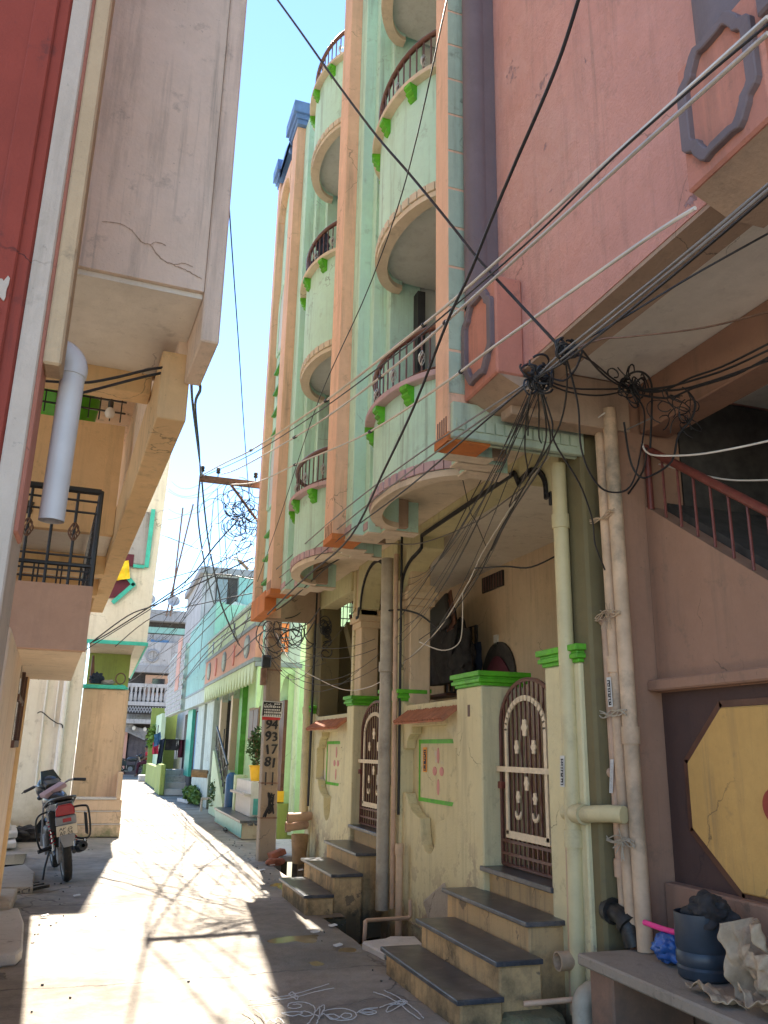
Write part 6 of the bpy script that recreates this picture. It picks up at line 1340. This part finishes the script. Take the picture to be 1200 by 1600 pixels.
drops = [([(838,588),(824,640),(820,700),(824,740),(806,765),(796,790)],2.93),([(838,588),(852,650),(850,700),(820,760),(796,792)],2.93),([(838,588),(862,655),(866,690),(905,755),(925,810),(930,850),(945,890)],2.98),([(882,550),(896,600),(904,640),(908,700),(925,745),(950,768),(985,760),(1002,700),(1006,640),(980,606)],3.0),([(882,550),(886,600),(876,660),(850,710),(826,745)],2.6),([(838,588),(826,630),(825,680)],2.5),([(838,590),(842,640),(842,680),(846,692)],2.5),([(838,588),(852,640),(860,690),(845,730),(800,800),(768,860)],2.93)]
dl = ['leftmost black cable drooping from the left soffit knot to the arch','second black cable drooping from the left soffit knot to the arch','long black cable falling across the yellow column','black cable making a wide sag across the strapped pipes','brown-tipped cable hanging from the right soffit knot','short cut cable end hanging left under the soffit','short cut cable end hanging right under the soffit','black cable dropping from the soffit into the entrance recess']
for (px, X1), lab in zip(drops, dl): cable(lab, px, H1 if px[0][0] == 838 else H2, onX(*px[-1], X1), .0055, 'cable', 'cables drooping from the soffit knots')
inn = [([(838,590),(800,660),(765,725),(728,795),(700,850),(660,915),(600,1000)],2.9,2.5),([(850,700),(812,775),(780,830),(745,905),(700,965),(655,1000)],2.9,2.6),([(828,745),(790,815),(760,870),(718,940),(690,1005)],3.6,2.8),([(722,745),(735,800),(742,812),(760,855)],3.6,2.6),([(858,600),(835,700),(800,790),(760,880),(700,960)],3.4,2.5)]
il = ['black cable running down from the soffit knot across the big arch','second cable slanting down inside the big arch','third cable slanting down inside the big arch towards the chair','short hanging wire crossing the arch trim','thin grey wire slanting steeply across the big arch']
for (px, X1, X0), lab in zip(inn, il): cable(lab, px, onX(*px[0], X0), onX(*px[-1], X1), .0042, 'cable' if 'grey' not in lab else 'cable_grey', 'cables crossing the big arch')
cable('pale sagging cable slung across the entrance bays from the pole', [(432,990),(455,1034),(500,1062),(540,1078),(575,1074),(604,1058),(658,1011),(693,973),(733,908),(762,850),(850,722),(945,645)], onY(432,990,Y12), onX(945,645,2.96), .0055, 'cable_white')
cable('grey cable crossing the arches at lintel height', [(450,905),(540,862),(600,850),(660,848),(740,817),(800,775),(870,725),(1020,652)], onX(450,905,2.3), onX(1020,652,3.2), .006, 'cable_grey')
cable('short pale wire looping under the chair in the recess', [(655,1003),(690,1016),(714,1008),(722,985),(723,925)], onX(655,1003,2.9), onX(723,925,2.9), .005, 'cable_white')
cable('black curved cable bridging from the grey downpipe to the recess', [(606,954),(630,953),(655,960),(672,972),(690,985)], onX(606,954,2.8), onX(690,985,3.2), .010)
cable('black cable looping right of the yellow column to a pipe elbow', [(742,888),(790,885),(830,886),(880,862),(930,830),(975,780),(1005,735),(1010,700)], onX(742,888,2.9), onX(1010,700,3.05), .007)
for i, px in enumerate(([(980,606),(1030,612),(1080,590),(1130,572),(1205,535)],[(980,610),(1040,605),(1090,592),(1140,575),(1205,545)],[(976,612),(1040,622),(1085,606),(1150,585),(1205,556)],[(982,606),(1050,610),(1110,596),(1205,562)])):
    cable(('uppermost','second','third','lowest')[i]+' cable of the bundle leaving the pipe top to the right', px, H3, onX(*px[-1], 3.15), .007, 'cable', 'bundle leaving the pipe top')
cable('black loop of cable standing above the pipe top knot', [(974,604),(978,590),(992,581),(1008,584),(1018,602),(1018,650),(1016,700)], H3, onX(1016,700,3.05), .007)
cable('black loop of cable hanging below the bundle beside the red handrail', [(1075,612),(1086,630),(1080,655),(1060,680),(1050,720),(1020,742),(1000,745),(985,720),(975,660)], onX(1075,612,3.1), onX(975,660,2.98), .007)
cable('pale wire crossing the dark stairwell above the red handrail', [(1003,692),(1010,706),(1030,712),(1090,710),(1150,700),(1205,688)], onX(1003,692,3.0), onX(1205,688,3.1), .006, 'cable_white')
cable('pale wire sagging behind the red handrail', [(1030,725),(1080,738),(1140,750),(1205,750)], onX(1030,725,3.35), onX(1205,750,3.4), .006, 'cable_white')
for i, px in enumerate(([(404,960),(450,915),(500,890),(540,868)],[(400,970),(445,945),(490,905),(520,880),(590,835)],[(432,1000),(450,985),(480,975),(500,950)],[(430,1020),(470,1000),(492,970)])):
    cable(('uppermost','second','third','lowest')[i]+' short black cable from the pole to the far end of the green building', px, onY(*px[0], 12.25), onX(*px[-1], 2.5), .008, 'cable', 'short cables at the far end of the green building')
GT = 'thin service wires webbing the space round the pole'
rr = random.Random(21)
def thin(lab, A, B, sag, r, g):
    A = V(A); B = V(B); ob('service_wire', MB().tube([A.lerp(B, t/14)+V((0,0,-sag*4*(t/14)*(1-t/14))) for t in range(15)], r, 4), M['cable'], smooth=60, label=lab, cat='wire', group=g)
for i in range(16):
    A = (rr.uniform(1.1,2.3), 12.2, rr.uniform(4.2,5.4)); B = (rr.choice((.75,.8,2.6,2.8)), rr.uniform(16,34), rr.uniform(3.2,5.5))
    thin('thin sagging service wire in the web between the pole and the far houses', A, B, rr.uniform(.15,.7), .006, GT)
for i in range(9):
    A = (2.2+rr.uniform(-.1,.1), 12.15, rr.uniform(2.9,3.4)); B = (rr.uniform(2.80,2.9), rr.uniform(8.3,11.5), rr.uniform(2.3,3.3))
    thin('thin drooping wire between the pole and the far entrance bay', A, B, rr.uniform(.15,.55), .004, 'thin wires across the far entrance bay')
for i in range(9):
    A = onX(rr.uniform(830,850), rr.uniform(590,610), 2.1); B = (rr.uniform(2.82,2.92), rr.uniform(7.6,8.3), rr.uniform(2.2,3.3))
    thin('thin wire falling from the soffit knot across the big arch', A, B, rr.uniform(.05,.35), .003, 'thin wires across the big arch')
for i in range(6):
    A = (rr.uniform(.78,.86), 15.79, rr.uniform(4.5,7.5)); B = (rr.uniform(1.1,2.0), 12.2, 5.4)
    thin('thin wire crossing the sky from the white house corner to the cross arm', A, B, rr.uniform(.1,.3), .004, 'thin wires from the white house corner')
# uncountable tangles
def tangle(name, label, c, r, n, seed, rad_=.006, sc_=(1,.5,1)):
    rr = random.Random(seed); m = MB(); c = V(c)
    for _ in range(n):
        o = c+V((rr.gauss(0,.35)*r*sc_[0], rr.gauss(0,.35)*r*sc_[1], rr.gauss(0,.35)*r*sc_[2])); R_ = r*rr.uniform(.15,.55); a0 = rr.uniform(0,6.28); sp = rr.uniform(2.5,6.5); e1 = V((rr.gauss(0,1),rr.gauss(0,.4),rr.gauss(0,1))).normalized(); e2 = e1.cross(V((rr.gauss(0,.5),1,rr.gauss(0,.5)))).normalized()
        m.tube([o+e1*R_*math.cos(a0+sp*t/14)+e2*R_*rr.uniform(.96,1.04)*math.sin(a0+sp*t/14)+V((0,0,-.10*r*t/14)) for t in range(15)], rad_, 4, False)
    return ob(name, m, M['cable'], label=label, cat='cable tangle', kind='stuff')
tangle('cable_tangle', 'black tangle of spare wire loops below the cross arm', onY(376,805,12.2), .42, 46, 1, .006, (1,.4,1.3)); tangle('cable_tangle', 'loose black wire loops beside the pole under the tower foot', onY(455,985,12.0), .42, 22, 2, .008, (1,.6,1))
tangle('cable_tangle', 'dark knot of cables at the left of the pink soffit', H1, .10, 26, 3, .006); tangle('cable_tangle', 'dark knot of cables at the right of the pink soffit', H2, .07, 20, 4, .006); tangle('cable_tangle', 'mass of cable loops on top of the strapped pipes', H3+V((0,-.06,.0)), .15, 22, 5, .005); tangle('cable_tangle', 'fine wire loops beside the red handrail top', onX(1050,640,3.1), .19, 16, 6, .0035)
tangle('cable_tangle', 'bundle of black wire ends hanging on the far yellow column', onX(510,990,2.92), .16, 26, 7, .008, (.3,.6,2))
sl = thing('street_lamp', 'small street lamp arm beyond the tower edge', 'street lamp', onY(392,900,24)); q = [onY(388,890,24), onY(376,878,24), onY(370,873,24), onY(366,874,24)]; ob('arm', MB().tube(q, .05, 6), M['rust'], sl); ob('lamp_head', MB().tube([q[2], q[3]], .09, 8), M['metalsheet'], sl)
# grit, leaf scraps and paper bits along the lane edges
lt_ = MB(); rr = random.Random(77)
for _ in range(130):
    e = rr.random(); y = rr.uniform(4.2, 17)
    x = (2.38-abs(rr.gauss(0,.16)) if y < 12 else 2.5-abs(rr.gauss(0,.3))) if e < .6 else (-.32+abs(rr.gauss(0,.18)) if e < .85 else rr.uniform(-.2,2.3))
    a = rr.uniform(0,3.14); sz = rr.uniform(.004,.012); z = -.012+.018*mnoise.noise(V((x*.8,y*.8,1)))+.006*mnoise.noise(V((x*2.6,y*2.6,4)))+.006
    lt_.obox((x,y,z), (sz*math.cos(a),sz*math.sin(a),0), (-sz*.6*math.sin(a),sz*.6*math.cos(a),0), (0,.1*sz,rr.uniform(.002,.006)))
ob('lane_litter', lt_, M['castiron'], local=True, label='scattered grit and leaf scraps along the lane edges', cat='litter', kind='stuff')
pp = MB()
for i, (px, py) in enumerate(((492,1457),(528,1478),(470,1360),(425,1352),(410,1360),(70,1432),(520,1447),(120,1400))):
    c = onZ(px, py, .0); pp.obox(c+V((0,0,.008)), (.03,.008*(i%3),.004), (-.006,.022,0), (0,.003,.004))
ob('paper_scraps', pp, M['poster_white'], local=True, label='small white paper scraps by the puddles and lane edges', cat='litter', kind='stuff')
